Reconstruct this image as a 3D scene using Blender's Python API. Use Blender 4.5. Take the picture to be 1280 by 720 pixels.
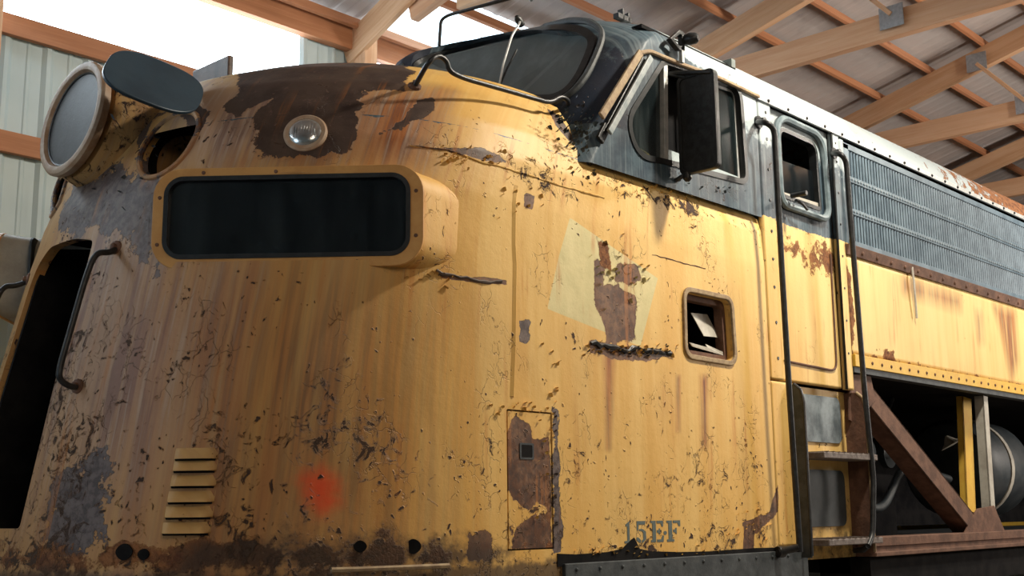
import bpy, bmesh, math, random
import numpy as np
from mathutils import Vector, Matrix
random.seed(4)
for o in list(bpy.data.objects): bpy.data.objects.remove(o)
C = bpy.context.scene.collection
SC = bpy.context.scene
R_ = math.radians
# ------------------------------------------------------------------ camera, world, lights, exposure
# metres; x runs back along the locomotive, y towards its far side (near side plane y=0), z up
FPX, CAMD, CAMH = 1500.0, 3.4, 1.48
HY = 640.0
pitch = math.atan((HY-360)/FPX)
yaw = math.atan(1410*math.cos(pitch)/FPX)
roll = R_(-0.6)
cf = np.array([math.cos(yaw)*math.cos(pitch), math.sin(yaw)*math.cos(pitch), math.sin(pitch)])
cr = np.array([math.sin(yaw), -math.cos(yaw), 0.0]); cu = np.cross(cr, cf)
cr2 = cr*math.cos(roll)+cu*math.sin(roll); cu2 = -cr*math.sin(roll)+cu*math.cos(roll)
CP = np.array([0.0, -CAMD, CAMH])
cam = bpy.data.cameras.new('camera'); camo = bpy.data.objects.new('camera', cam); C.objects.link(camo)
cam.sensor_width = 36; cam.lens = 36*FPX/1280; cam.clip_end = 200
M4 = Matrix([(float(cr2[i]), float(cu2[i]), float(-cf[i]), float(CP[i])) for i in range(3)]+[(0, 0, 0, 1)])
camo.matrix_world = M4
SC.camera = camo

w = bpy.data.worlds.new('sky'); SC.world = w; w.use_nodes = True
wb = w.node_tree.nodes['Background']; wb.inputs[0].default_value = (0.80, 0.92, 1.0, 1); wb.inputs[1].default_value = 9.0

def lamp(name, kind, loc, target, power, col, size=0.2, size_y=None):
    l = bpy.data.lights.new(name, kind); o = bpy.data.objects.new(name, l); C.objects.link(o)
    l.energy = power; l.color = col
    if kind == 'AREA':
        l.size = size
        if size_y: l.shape = 'RECTANGLE'; l.size_y = size_y
    else: l.shadow_soft_size = size
    o.location = loc
    o.rotation_euler = (Vector(target)-Vector(loc)).to_track_quat('-Z', 'Y').to_euler()
    return o
lamp('shed_lamp_light', 'AREA', (6.05, -1.78, 5.42), (5.2, 0, 2.2), 225, (1.0, 0.91, 0.76), 0.28)
lamp('rear_side_fill', 'AREA', (10.6, -2.4, 5.42), (9.5, 0, 2.2), 170, (1.0, 0.91, 0.78), 0.4)  # added fill without a known fixture, brightens the rear side
lamp('rear_bay_light', 'AREA', (12.5, -4.5, 3.4), (12.8, 1.5, 6.5), 420, (1.0, 0.90, 0.80), 1.8)
lamp('front_door_daylight', 'AREA', (-6.3, 1.5, 2.6), (2.5, 1.5, 2.6), 105, (0.66, 0.84, 1.0), 3.0)
lamp('far_aisle_daylight', 'AREA', (3.2, 4.2, 5.3), (2.6, 1.2, 3.0), 34, (0.66, 0.86, 1.0), 3.0, 0.5)
lamp('near_aisle_fill', 'AREA', (0.5, -5.5, 4.6), (3.0, 0, 2.2), 78, (1.0, 0.80, 0.60), 2.0)
SC.view_settings.view_transform = 'Standard'; SC.view_settings.look = 'None'
SC.view_settings.gamma = 1; SC.view_settings.use_curve_mapping = False
SC.view_settings.exposure = 0.0

# ------------------------------------------------------------------ locating points in the place
def ray(px, py): return cf + cr2*(px-640)/FPX - cu2*(py-360)/FPX
def PY(px, py, y=0.0):
    d = ray(px, py); return CP + d*((y-CP[1])/d[1])
def PX(px, py, x):
    d = ray(px, py); return CP + d*((x-CP[0])/d[0])

# ------------------------------------------------------------------ body form: horizontal slices of nose and hood
Zs = np.array([1.2, 2.0, 2.6, 2.8, 3.0, 3.15, 3.3, 3.42, 3.52, 3.585, 3.635, 3.665, 3.685])
XT = np.array([2.12, 2.27, 2.41, 2.46, 2.53, 2.60, 2.70, 2.83, 3.05, 3.33, 3.63, 3.95, 4.35])
XS = np.array([3.66, 3.66, 3.66, 3.68, 3.75, 3.85, 4.0, 4.15, 4.3, 4.42, 4.5, 4.55, 4.6])
WW = np.array([1.5, 1.5, 1.5, 1.5, 1.49, 1.445, 1.365, 1.265, 1.125, .965, .76, .52, .04])
NN = np.array([2.5, 2.5, 2.4, 2.35, 2.3, 2.3, 2.3, 2.3, 2.3, 2.2, 2.1, 2.0, 2.0])
def sl(z): return [np.interp(z, Zs, a) for a in (XT, XS, WW, NN)]
# v: height unrolled along the hood
_zz = np.linspace(1.2, 3.685, 1200); _x = np.interp(_zz, Zs, XT)
_vv = np.concatenate([[1.2], 1.2+np.cumsum(np.hypot(np.diff(_x), np.diff(_zz)))])
def v2z(v): return np.interp(v, _vv, _zz)
def z2v(z): return np.interp(z, _zz, _vv)
VTOP = float(_vv[-1])
# u: length unrolled round the nose, 0 where the side becomes flat, negative round the nose
_t = np.linspace(0, math.pi/2, 400)
_s = np.sin(_t)**(2/2.4)*1.3; _c = 1.5*np.cos(_t)**(2/2.4)
_uu = np.concatenate([[0], np.cumsum(np.hypot(np.diff(_s), np.diff(_c)))])
UC = float(_uu[-1])                                        # u at the nose centre = -UC
XR = 5.745
def farn(z): return np.interp(z, [2.9, 3.25], [.74, 1.0])   # the far cheek of the nose is a little more rounded
def surf(u, v):
    """unrolled (u, v) -> point; u in [-2UC-.., 2.085]"""
    u = np.asarray(u, float); v = np.asarray(v, float)
    z = v2z(v); xt, xs, w_, n = sl(z)
    far = u < -UC; uf = np.where(far, -2*UC-u, u)
    t = np.interp(-uf, _uu, _t)
    n = np.where(far, n*farn(z), n)
    xn = xs-(xs-xt)*np.abs(np.sin(t))**(2/n); yn = -w_*np.abs(np.cos(t))**(2/n)
    xr = XR+(4.9-XR)*np.clip((z-3.08)/.3, 0, 1)
    xside = xs+np.maximum(uf, 0)/2.085*(xr-xs)
    x = np.where(uf > 0, xside, xn); y = np.where(uf > 0, -w_, yn)
    y = np.where(far, -y, y)+1.5
    return np.stack([x, y, z], -1)
def hit(px, py):
    d = ray(px, py)
    ts = np.linspace(2.5, 8.0, 1500); P = CP+ts[:, None]*d
    xt, xs, w_, n = sl(P[:, 2]); n = np.where(P[:, 1] > 1.5, n*farn(P[:, 2]), n)
    a = np.clip((xs-P[:, 0])/(xs-xt), 0, None)
    f = (np.abs(P[:, 1]-1.5)/w_)**n+a**n-1
    f = np.where(P[:, 2] > 3.685, 1, f)
    i = np.argmax(f < 0)
    if not (f < 0).any(): return PY(px, py, 0.0)
    return P[i]
def uv_of(p):
    x, y, z = p; xt, xs, w_, n = sl(z)
    far = y > 1.5
    if x >= xs: u = (x-xs)/(XR-xs)*2.085
    else:
        # match on the angle using both coordinates
        a = min(1, max(0, (xs-x)/(xs-xt)))**(n/2); b = min(1, abs(y-1.5)/w_)**(n/2)
        u = -np.interp(math.atan2(a, b), _t, _uu)
    if far: u = -2*UC-u
    return float(u), float(z2v(z))
def HUV(pts): return np.array([uv_of(hit(*p)) for p in pts])

# ------------------------------------------------------------------ mesh helpers
def link(name, me, mat=None, parent=None, smooth=False):
    o = bpy.data.objects.new(name, me); C.objects.link(o)
    if mat: me.materials.append(mat)
    if smooth: me.polygons.foreach_set('use_smooth', [True]*len(me.polygons))
    if parent: o.parent = parent
    return o
class MB:
    def __init__(s): s.v = []; s.f = []
    def add(s, vs, fs):
        k = len(s.v); s.v += [tuple(map(float, p)) for p in vs]; s.f += [tuple(k+i for i in f) for f in fs]; return s
    def box(s, a, b):
        (x0, y0, z0), (x1, y1, z1) = a, b
        x0, x1 = sorted((x0, x1)); y0, y1 = sorted((y0, y1)); z0, z1 = sorted((z0, z1))
        return s.add([(x0,y0,z0),(x1,y0,z0),(x1,y1,z0),(x0,y1,z0),(x0,y0,z1),(x1,y0,z1),(x1,y1,z1),(x0,y1,z1)],
                     [(3,2,1,0),(4,5,6,7),(0,1,5,4),(1,2,6,5),(2,3,7,6),(3,0,4,7)])
    def hexa(s, lo, hi):      # two quads, corresponding corners
        return s.add(list(lo)+list(hi), [(3,2,1,0),(4,5,6,7),(0,1,5,4),(1,2,6,5),(2,3,7,6),(3,0,4,7)])
    def prism(s, pts, d):     # polygon pts (3D list) extruded by vector d
        n = len(pts); d = np.asarray(d)
        P = [np.asarray(p) for p in pts]; Q = [p+d for p in P]
        return s.add(P+Q, [tuple(range(n-1, -1, -1)), tuple(range(n, 2*n))]+[(i, (i+1) % n, n+(i+1) % n, n+i) for i in range(n)])
    def ring(s, outer, inner, d):   # frame: outer and inner loops of equal length, extruded by d
        n = len(outer); d = np.asarray(d)
        O = [np.asarray(p) for p in outer]; I = [np.asarray(p) for p in inner]
        V = O+I+[p+d for p in O]+[p+d for p in I]; F = []
        for i in range(n):
            j = (i+1) % n
            F += [(i, j, n+j, n+i), (2*n+j, 2*n+i, 3*n+i, 3*n+j), (j, i, 2*n+i, 2*n+j), (n+i, n+j, 3*n+j, 3*n+i)]
        return s.add(V, F)
    def tube(s, path, r, k=10, closed=False):
        P = [np.asarray(p, float) for p in path]; n = len(P); rr = r if hasattr(r, '__len__') else [r]*n
        base = len(s.v); up = np.array([0.13, 0.21, 0.97]); a0 = None
        for i in range(n):
            if closed: t = P[(i+1) % n]-P[i-1]
            else: t = P[min(i+1, n-1)]-P[max(i-1, 0)]
            t = t/np.linalg.norm(t)
            if a0 is None: a0 = np.cross(t, up); 
            a = a0-t*np.dot(a0, t); a /= np.linalg.norm(a); a0 = a; b = np.cross(t, a)
            for q in range(k):
                an = 2*math.pi*q/k; s.v.append(tuple(P[i]+rr[i]*(a*math.cos(an)+b*math.sin(an))))
        m = n if closed else n-1
        for i in range(m):
            j = (i+1) % n
            for q in range(k):
                q2 = (q+1) % k; s.f.append((base+i*k+q, base+i*k+q2, base+j*k+q2, base+j*k+q))
        if not closed:
            s.f.append(tuple(base+q for q in range(k-1, -1, -1))); s.f.append(tuple(base+(n-1)*k+q for q in range(k)))
        return s
    def disc(s, c, a, b, n=32, e=2.0, d=None):
        c = np.asarray(c); pts = []
        for i in range(n):
            t = 2*math.pi*i/n; ct, st = math.cos(t), math.sin(t)
            pts.append(c+np.asarray(a)*math.copysign(abs(ct)**(2/e), ct)+np.asarray(b)*math.copysign(abs(st)**(2/e), st))
        return s.prism(pts, d)
    def lathe(s, c, ax, prof, n=32):   # prof: (distance along ax, radius)
        c = np.asarray(c, float); ax = np.asarray(ax, float)/np.linalg.norm(ax)
        a = np.cross(ax, [0, 0, 1.0]); a = a/np.linalg.norm(a) if np.linalg.norm(a) > 1e-3 else np.array([1.0, 0, 0]); b = np.cross(ax, a)
        k = len(s.v)
        for (h, r) in prof:
            for q in range(n):
                t = 2*math.pi*q/n; s.v.append(tuple(c+ax*h+r*(a*math.cos(t)+b*math.sin(t))))
        for i in range(len(prof)-1):
            for q in range(n):
                q2 = (q+1) % n; s.f.append((k+i*n+q, k+i*n+q2, k+(i+1)*n+q2, k+(i+1)*n+q))
        s.f.append(tuple(k+q for q in range(n-1, -1, -1))); s.f.append(tuple(k+(len(prof)-1)*n+q for q in range(n)))
        return s
    def build(s, name, mat, parent=None, smooth=False, bevel=0, fix=True):
        me = bpy.data.meshes.new(name); me.from_pydata(s.v, [], s.f); me.update()
        if fix:
            bm = bmesh.new(); bm.from_mesh(me); bmesh.ops.recalc_face_normals(bm, faces=bm.faces); bm.to_mesh(me); bm.free()
        o = link(name, me, mat, parent, False)
        if smooth:
            me.polygons.foreach_set('use_smooth', [True]*len(me.polygons))
            try: me.set_sharp_from_angle(angle=R_(38))
            except Exception: pass
        if bevel:
            b = o.modifiers.new('bevel', 'BEVEL'); b.width = bevel; b.segments = 2; b.limit_method = 'ANGLE'
        return o
def smooth_path(pts, r=0.05, k=5):
    """round the corners of a polyline"""
    P = [np.asarray(p, float) for p in pts]; out = [P[0]]
    for i in range(1, len(P)-1):
        a, b, c = P[i-1], P[i], P[i+1]
        d1 = min(r, np.linalg.norm(a-b)*.48); d2 = min(r, np.linalg.norm(c-b)*.48)
        s = b+(a-b)/np.linalg.norm(a-b)*d1; e = b+(c-b)/np.linalg.norm(c-b)*d2
        for j in range(k+1):
            t = j/k; out.append(s*(1-t)**2+2*b*t*(1-t)+e*t*t)
    out.append(P[-1]); return out
def rrect(x0, x1, z0, z1, r, k=6, skew=None):
    out = []
    for (cx, cz, a0) in ((x1-r, z1-r, 0), (x0+r, z1-r, 90), (x0+r, z0+r, 180), (x1-r, z0+r, 270)):
        for j in range(k+1):
            a = R_(a0+90*j/k); out.append((cx+r*math.cos(a), cz+r*math.sin(a)))
    return out
def round_poly(pts, r, k=6):
    """round the corners of a closed 2D polygon"""
    n = len(pts); out = []
    rr = r if hasattr(r, '__len__') else [r]*n
    for i in range(n):
        a, b, c = [np.asarray(pts[j % n], float) for j in (i-1, i, i+1)]
        d1 = min(rr[i], np.linalg.norm(a-b)*.49); d2 = min(rr[i], np.linalg.norm(c-b)*.49)
        s = b+(a-b)/np.linalg.norm(a-b)*d1; e = b+(c-b)/np.linalg.norm(c-b)*d2
        for j in range(k+1):
            t = j/k; out.append(tuple(s*(1-t)**2+2*b*t*(1-t)+e*t*t))
    return out
def offset_poly(pts, d):
    """shift a closed 2D loop outward by d (counter-clockwise or not)"""
    P = np.array(pts); n = len(P); c = P.mean(0)
    T = np.roll(P, -1, 0)-np.roll(P, 1, 0); T /= np.maximum(np.linalg.norm(T, axis=1)[:, None], 1e-9)
    N = np.stack([T[:, 1], -T[:, 0]], 1)
    if (N*(P-c)).sum() < 0: N = -N
    return [tuple(q) for q in P+N*d]
def sdf_poly(A, B, poly):
    """signed distance (negative inside), vectorised"""
    P = np.asarray(poly, float); n = len(P); d = np.full(A.shape, 1e9); ins = np.zeros(A.shape, bool)
    for i in range(n):
        a = P[i]; b = P[(i+1) % n]; e = b-a; wx = A-a[0]; wy = B-a[1]
        t = np.clip((wx*e[0]+wy*e[1])/max(e@e, 1e-12), 0, 1)
        d = np.minimum(d, np.hypot(wx-t*e[0], wy-t*e[1]))
        c = ((a[1] > B) != (b[1] > B)) & (A < (b[0]-a[0])*(B-a[1])/((b[1]-a[1]) or 1e-12)+a[0])
        ins ^= c
    return np.where(ins, -d, d)
def cut_sheet(name, us, vs, fn, holes, mat, parent, rim_vec=None, rim=0.04, attrs=None):
    """grid sheet over (u, v) with holes; vertices beside a hole are pulled onto its edge; hole edges get a returned lip"""
    U, V = np.meshgrid(us, vs, indexing='ij'); nu, nv = U.shape
    on = np.zeros(U.shape, bool); dead = np.zeros((nu-1, nv-1), bool)
    du = np.gradient(us)[:, None]*np.ones(nv); dv = np.gradient(vs)[None, :]*np.ones((nu, 1))
    for h in holes:
        f = lambda a, b: sdf_poly(a, b, h)
        d = f(U, V); near = np.abs(d) < .62*np.maximum(np.abs(du), np.abs(dv))
        for it in range(3):
            e = 1e-4; d = f(U, V); gx = (f(U+e, V)-d)/e; gy = (f(U, V+e)-d)/e; g = np.maximum(gx*gx+gy*gy, .2)
            U = np.where(near, U-d*gx/g, U); V = np.where(near, V-d*gy/g, V)
        on |= near
        cu_ = (U[:-1, :-1]+U[1:, :-1]+U[:-1, 1:]+U[1:, 1:])/4; cv_ = (V[:-1, :-1]+V[1:, :-1]+V[:-1, 1:]+V[1:, 1:])/4
        dead |= f(cu_, cv_) < 0
    P = fn(U, V).reshape(-1, 3)
    I = np.arange(nu*nv).reshape(nu, nv)
    Q = np.stack([I[:-1, :-1], I[1:, :-1], I[1:, 1:], I[:-1, 1:]], -1)[~dead]
    me = bpy.data.meshes.new(name); me.from_pydata(P.tolist(), [], Q.tolist())
    ua = me.attributes.new('su', 'FLOAT', 'POINT'); ua.data.foreach_set('value', U.ravel().astype(np.float32))
    va = me.attributes.new('sv', 'FLOAT', 'POINT'); va.data.foreach_set('value', V.ravel().astype(np.float32))
    bm = bmesh.new(); bm.from_mesh(me)
    bmesh.ops.delete(bm, geom=[v for v in bm.verts if not v.link_faces], context='VERTS')
    if rim_vec is not None:
        bl = [e for e in bm.edges if len(e.link_faces) == 1]
        # only edges on hole loops
        su = bm.verts.layers.float.get('su'); sv = bm.verts.layers.float.get('sv')
        def inner(v):
            return us[0]+1e-4 < v[su] < us[-1]-1e-4 and vs[0]+1e-4 < v[sv] < vs[-1]-1e-4
        bl = [e for e in bl if inner(e.verts[0]) or inner(e.verts[1])]
        ex = bmesh.ops.extrude_edge_only(bm, edges=bl)
        for g in ex['geom']:
            if isinstance(g, bmesh.types.BMVert): g.co += Vector(rim_vec(np.array(g.co)))*rim
    bmesh.ops.recalc_face_normals(bm, faces=bm.faces)
    bm.to_mesh(me); bm.free(); me.update()
    o = link(name, me, mat, parent)
    me.polygons.foreach_set('use_smooth', [True]*len(me.polygons))
    try: me.set_sharp_from_angle(angle=R_(40))
    except Exception: pass
    return o
def tag(o, label, cat, group=None):
    o['label'] = label; o['category'] = cat
    if group: o['group'] = group
    return o
def empty(name, loc=(0, 0, 0)):
    o = bpy.data.objects.new(name, None); C.objects.link(o); o.location = loc; return o
def structure(o): o['kind'] = 'structure'; return o

# ------------------------------------------------------------------ materials
def newmat(name):
    m = bpy.data.materials.new(name); m.use_nodes = True; nt = m.node_tree; return m, nt, nt.nodes['Principled BSDF']
class G:
    """small node-graph writer"""
    def __init__(s, nt): s.nt = nt; s.n = nt.nodes; s.l = nt.links
    def _in(s, sock, v):
        if v is None: return
        if hasattr(v, 'is_output') or isinstance(v, bpy.types.NodeSocket): s.l.new(v, sock)
        else:
            if isinstance(v, (tuple, list)) and len(v) == 3 and sock.type == 'RGBA': v = tuple(v)+(1,)
            sock.default_value = v
    def math(s, op, a, b=None, c=None, clamp=False):
        n = s.n.new('ShaderNodeMath'); n.operation = op; n.use_clamp = clamp
        for i, q in enumerate((a, b, c)):
            if q is not None: s._in(n.inputs[i], q)
        return n.outputs[0]
    def attr(s, name):
        n = s.n.new('ShaderNodeAttribute'); n.attribute_name = name; return n.outputs['Fac']
    def noise(s, vec, scale, detail=4, rough=.6, dist=0):
        n = s.n.new('ShaderNodeTexNoise'); s._in(n.inputs['Vector'], vec); n.inputs['Scale'].default_value = scale
        n.inputs['Detail'].default_value = detail; n.inputs['Roughness'].default_value = rough; n.inputs['Distortion'].default_value = dist
        return n.outputs['Fac']
    def voro(s, vec, scale, feature='F1'):
        n = s.n.new('ShaderNodeTexVoronoi'); n.feature = feature; s._in(n.inputs['Vector'], vec); n.inputs['Scale'].default_value = scale
        return n.outputs['Distance']
    def mapping(s, vec, scale=(1, 1, 1), loc=(0, 0, 0), rot=(0, 0, 0)):
        n = s.n.new('ShaderNodeMapping'); s._in(n.inputs['Vector'], vec); n.inputs['Scale'].default_value = scale
        n.inputs['Location'].default_value = loc; n.inputs['Rotation'].default_value = rot; return n.outputs[0]
    def obj(s):
        return s.n.new('ShaderNodeTexCoord').outputs['Object']
    def step(s, v, lo, hi, a=0., b=1.):
        n = s.n.new('ShaderNodeMapRange'); n.interpolation_type = 'SMOOTHSTEP'; s._in(n.inputs[0], v)
        n.inputs[1].default_value = lo; n.inputs[2].default_value = hi; n.inputs[3].default_value = a; n.inputs[4].default_value = b
        return n.outputs[0]
    def mix(s, f, a, b, mode='MIX'):
        n = s.n.new('ShaderNodeMix'); n.data_type = 'RGBA'; n.blend_type = mode
        s._in(n.inputs[0], f); s._in(n.inputs[6], a); s._in(n.inputs[7], b); return n.outputs[2]
    def combine(s, x, y, z):
        n = s.n.new('ShaderNodeCombineXYZ'); s._in(n.inputs[0], x); s._in(n.inputs[1], y); s._in(n.inputs[2], z); return n.outputs[0]
    def sep(s, v):
        n = s.n.new('ShaderNodeSeparateXYZ'); s._in(n.inputs[0], v); return n.outputs
    def bump(s, h, dist=.004, strength=1.0, normal=None):
        n = s.n.new('ShaderNodeBump'); n.inputs['Distance'].default_value = dist; n.inputs['Strength'].default_value = strength
        s._in(n.inputs['Height'], h)
        if normal is not None: s.l.new(normal, n.inputs['Normal'])
        return n.outputs[0]

def livery_material():
    m, nt, b = newmat('livery_paint'); g = G(nt)
    P = g.obj(); su, sv = g.attr('su'), g.attr('sv')
    S = g.combine(su, sv, 0.0)
    fine = g.noise(P, 26, 6, .68); mid = g.noise(P, 7.5, 5, .62); tiny = g.noise(P, 90, 3, .6); big = g.noise(P, 1.6, 3, .5)
    streak = g.noise(g.mapping(S, (13, .8, 1)), 1.0, 5, .62, .3)
    streak2 = g.noise(g.mapping(S, (48, 2.2, 1), (3, 7, 0)), 1.0, 3, .5)
    broad = g.noise(g.mapping(S, (6.5, .55, 1), (9, 2, 0)), 1.0, 3, .5)
    ragged = g.math('ADD', g.math('MULTIPLY', g.math('SUBTRACT', mid, .5), 1.5), g.math('MULTIPLY', g.math('SUBTRACT', fine, .5), .9))
    def patch(att, soft=.012, amp=1.0, th=.5):
        f = g.math('ADD', g.attr(att), g.math('MULTIPLY', ragged, amp)) if amp else g.attr(att)
        return g.step(f, th-soft, th+soft), f
    yel = g.mix(g.step(broad, .35, .65), (.66, .375, .090), (.72, .46, .145))
    yel = g.mix(g.math('MULTIPLY', g.step(streak, .45, .72), .40), yel, (.58, .32, .065))
    yel = g.mix(g.math('MULTIPLY', g.step(streak2, .50, .75), .28), yel, (.76, .52, .19))
    yel = g.mix(g.math('MULTIPLY', g.attr('lit_pale'), g.step(streak, .3, .7, 1.0, .7), clamp=True), yel, (.80, .62, .27))
    # chalked paint of the nose, browner and darker towards its front
    browning = g.attr('browning')
    d2 = g.math('MULTIPLY', browning, g.step(streak, .25, .75, .60, 1.0))
    yel = g.mix(d2, yel, (.36, .165, .068))
    purb = g.math('MULTIPLY', g.attr('purple'), .75, clamp=True)
    yel = g.mix(purb, yel, (.42, .26, .165))
    pur = g.math('MULTIPLY', g.attr('purple'), g.step(streak, .46, .62), clamp=True)
    yel = g.mix(g.math('MULTIPLY', pur, .6), yel, (.13, .07, .075))
    oran = g.math('MULTIPLY', g.attr('stain'), g.step(streak, .25, .60, .25, 1.0), clamp=True)
    yel = g.mix(oran, yel, g.mix(g.step(streak2, .40, .62), (.36, .125, .035), (.13, .045, .028)))
    pale = g.math('MULTIPLY', g.attr('purple'), g.step(streak2, .50, .68, 0, .55), clamp=True)
    yel = g.mix(pale, yel, (.50, .36, .26))
    # blue-black band
    mb, fb = patch('blue', .012, .55)
    blue = g.mix(g.step(mid, .35, .65), (.022, .040, .060), (.060, .095, .120))
    blue = g.mix(g.math('MULTIPLY', g.step(streak2, .45, .7), .5), blue, (.17, .215, .235))
    mpb, _ = patch('paled', .10, .6)
    blue = g.mix(mpb, blue, (.36, .42, .44))
    mdk, _ = patch('dark', .08, .6)
    blue = g.mix(mdk, blue, (.010, .021, .040))
    col = g.mix(mb, yel, blue)
    # cream primer square, sprayed orange spot
    col = g.mix(g.math('MULTIPLY', g.step(g.attr('cream'), .45, .55), .85), col, g.mix(g.step(mid, .3, .7), (.56, .52, .27), (.68, .61, .33)))
    osp = g.math('MULTIPLY', g.step(g.math('ADD', g.attr('orange'), g.math('MULTIPLY', g.math('SUBTRACT', fine, .5), .35)), .18, .72), .9)
    col = g.mix(osp, col, (.80, .07, .012))
    # bare metal and old brown primer
    mbare, fbare = patch('bare', .012, .85)
    halo = g.step(fbare, .40, .49)
    col = g.mix(g.math('MULTIPLY', halo, .35), col, (.30, .12, .04))
    bare = g.mix(g.step(mid, .35, .6), (.046, .028, .023), (.078, .050, .038))
    bare = g.mix(g.step(fine, .58, .72), bare, (.15, .085, .065))
    bare = g.mix(g.math('MULTIPLY', g.math('SUBTRACT', 1.0, g.attr('primer'), clamp=True), g.step(fine, .42, .56, .35, 1.0)), bare, g.mix(g.step(mid, .42, .58), (.11, .048, .024), (.20, .105, .058)))
    col = g.mix(mbare, col, bare)
    mgrey, fgrey = patch('grey', .02, 1.35)
    col = g.mix(mgrey, col, g.mix(g.step(fine, .4, .6), (.065, .048, .046), (.15, .115, .105)))
    # rust
    mr, fr = patch('rust', .07, 1.1)
    rustc = g.mix(g.step(fine, .35, .62), (.10, .038, .020), (.27, .115, .045))
    col = g.mix(mr, col, rustc)
    wob = g.nt.nodes.new('ShaderNodeTexNoise'); wob.inputs['Scale'].default_value = 9; wob.inputs['Detail'].default_value = 4
    g._in(wob.inputs['Vector'], P)
    wv = g.nt.nodes.new('ShaderNodeVectorMath'); wv.operation = 'MULTIPLY_ADD'
    g.l.new(wob.outputs['Color'], wv.inputs[0]); wv.inputs[1].default_value = (.16, .16, .16); g.l.new(P, wv.inputs[2])
    wv_ = wv.outputs[0]
    # flaked chips everywhere, more where 'chips' is high
    cz = g.math('MULTIPLY', g.attr('chips'), .22)
    chipn = g.noise(P, 17, 7, .70, .8)
    region = g.noise(P, 3.2, 2, .5)
    cf_ = g.math('ADD', g.math('ADD', chipn, cz), g.math('MULTIPLY', g.math('SUBTRACT', region, .5), .42))
    spot = g.voro(g.mapping(wv_, (1, 1, .8)), 24)
    rnd = g.noise(P, 5.5, 2, .5)
    spr = g.math('ADD', g.math('MULTIPLY', g.math('ADD', rnd, g.math('MULTIPLY', g.attr('chips'), .16)), .95), -.50)
    sp = g.math('SUBTRACT', spr, spot)
    chip = g.math('MAXIMUM', g.step(cf_, .775, .785), g.step(sp, .0, .02))
    chiph = g.math('MAXIMUM', g.step(cf_, .73, .777), g.step(sp, -.07, .0))
    lip = g.math('SUBTRACT', chiph, chip, clamp=True)
    col = g.mix(g.math('MULTIPLY', lip, .30), col, (.30, .135, .05))
    col = g.mix(g.math('MULTIPLY', chip, g.math('SUBTRACT', 1.0, g.math('MULTIPLY', mb, .35))), col, (.050, .030, .022))
    # hairline cracks in the flaking paint
    ve = g.voro(g.mapping(wv_, (1, 1, .55)), 15, 'DISTANCE_TO_EDGE')
    crk = g.math('MULTIPLY', g.step(ve, .006, .022, 1, 0), g.step(g.math('ADD', region, g.math('MULTIPLY', g.attr('chips'), .20)), .60, .68))
    crk = g.math('MULTIPLY', crk, g.step(mid, .42, .55))
    col = g.mix(g.math('MULTIPLY', crk, .50), col, (.07, .038, .022))
    # rust runs
    run = g.math('MULTIPLY', g.step(g.noise(g.mapping(S, (19, .9, 1), (1, 4, 0)), 1.0, 3, .6), .55, .70), g.step(region, .40, .62))
    run = g.math('MULTIPLY', run, g.math('SUBTRACT', 1.0, mb))
    col = g.mix(g.math('MULTIPLY', run, .55), col, (.46, .16, .028))
    # grime band and general soiling
    gr, _ = patch('grime', .22, .8)
    col = g.mix(g.math('MULTIPLY', gr, .85), col, (.055, .036, .026))
    col = g.mix(g.math('MULTIPLY', g.step(big, .45, .75), .16), col, (.20, .11, .05))
    g._in(b.inputs['Base Color'], col)
    g._in(b.inputs['Roughness'], g.math('ADD', .50, g.math('MULTIPLY', g.math('ADD', chip, mr, clamp=True), .4)))
    b.inputs['Specular IOR Level'].default_value = .28
    h = g.math('MULTIPLY', mbare, -1.2); h = g.math('SUBTRACT', h, g.math('MULTIPLY', chip, 1.3))
    h = g.math('ADD', h, g.math('MULTIPLY', lip, .9)); h = g.math('SUBTRACT', h, g.math('MULTIPLY', mgrey, 1.0))
    h = g.math('SUBTRACT', h, g.math('MULTIPLY', crk, 1.2))
    h = g.math('ADD', h, g.math('MULTIPLY', fine, .5)); h = g.math('ADD', h, g.math('MULTIPLY', g.math('MULTIPLY', mr, tiny), 1.5))
    n1 = g.bump(h, .0035, .9)
    n2 = g.bump(g.noise(g.mapping(P, (1, 1, .6)), 2.4, 3, .5), .03, .35, n1)
    g._in(b.inputs['Normal'], n2)
    return m
def metal_paint(name, c1, c2, rough=.5, scale=14, rust=0.0, bump=.002, metallic=0.0, spec=.4):
    m, nt, b = newmat(name); g = G(nt); P = g.obj()
    n1 = g.noise(P, scale, 5, .65); n2 = g.noise(P, scale*3.1, 5, .7)
    col = g.mix(g.step(n1, .35, .65), c1, c2)
    if rust:
        r = g.step(g.math('ADD', n2, rust-.5), .52, .60)
        col = g.mix(r, col, g.mix(g.step(n1, .4, .6), (.07, .03, .018), (.20, .085, .035)))
    g._in(b.inputs['Base Color'], col); b.inputs['Roughness'].default_value = rough; b.inputs['Metallic'].default_value = metallic
    b.inputs['Specular IOR Level'].default_value = spec
    g._in(b.inputs['Normal'], g.bump(n2, bump, .8))
    return m
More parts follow.
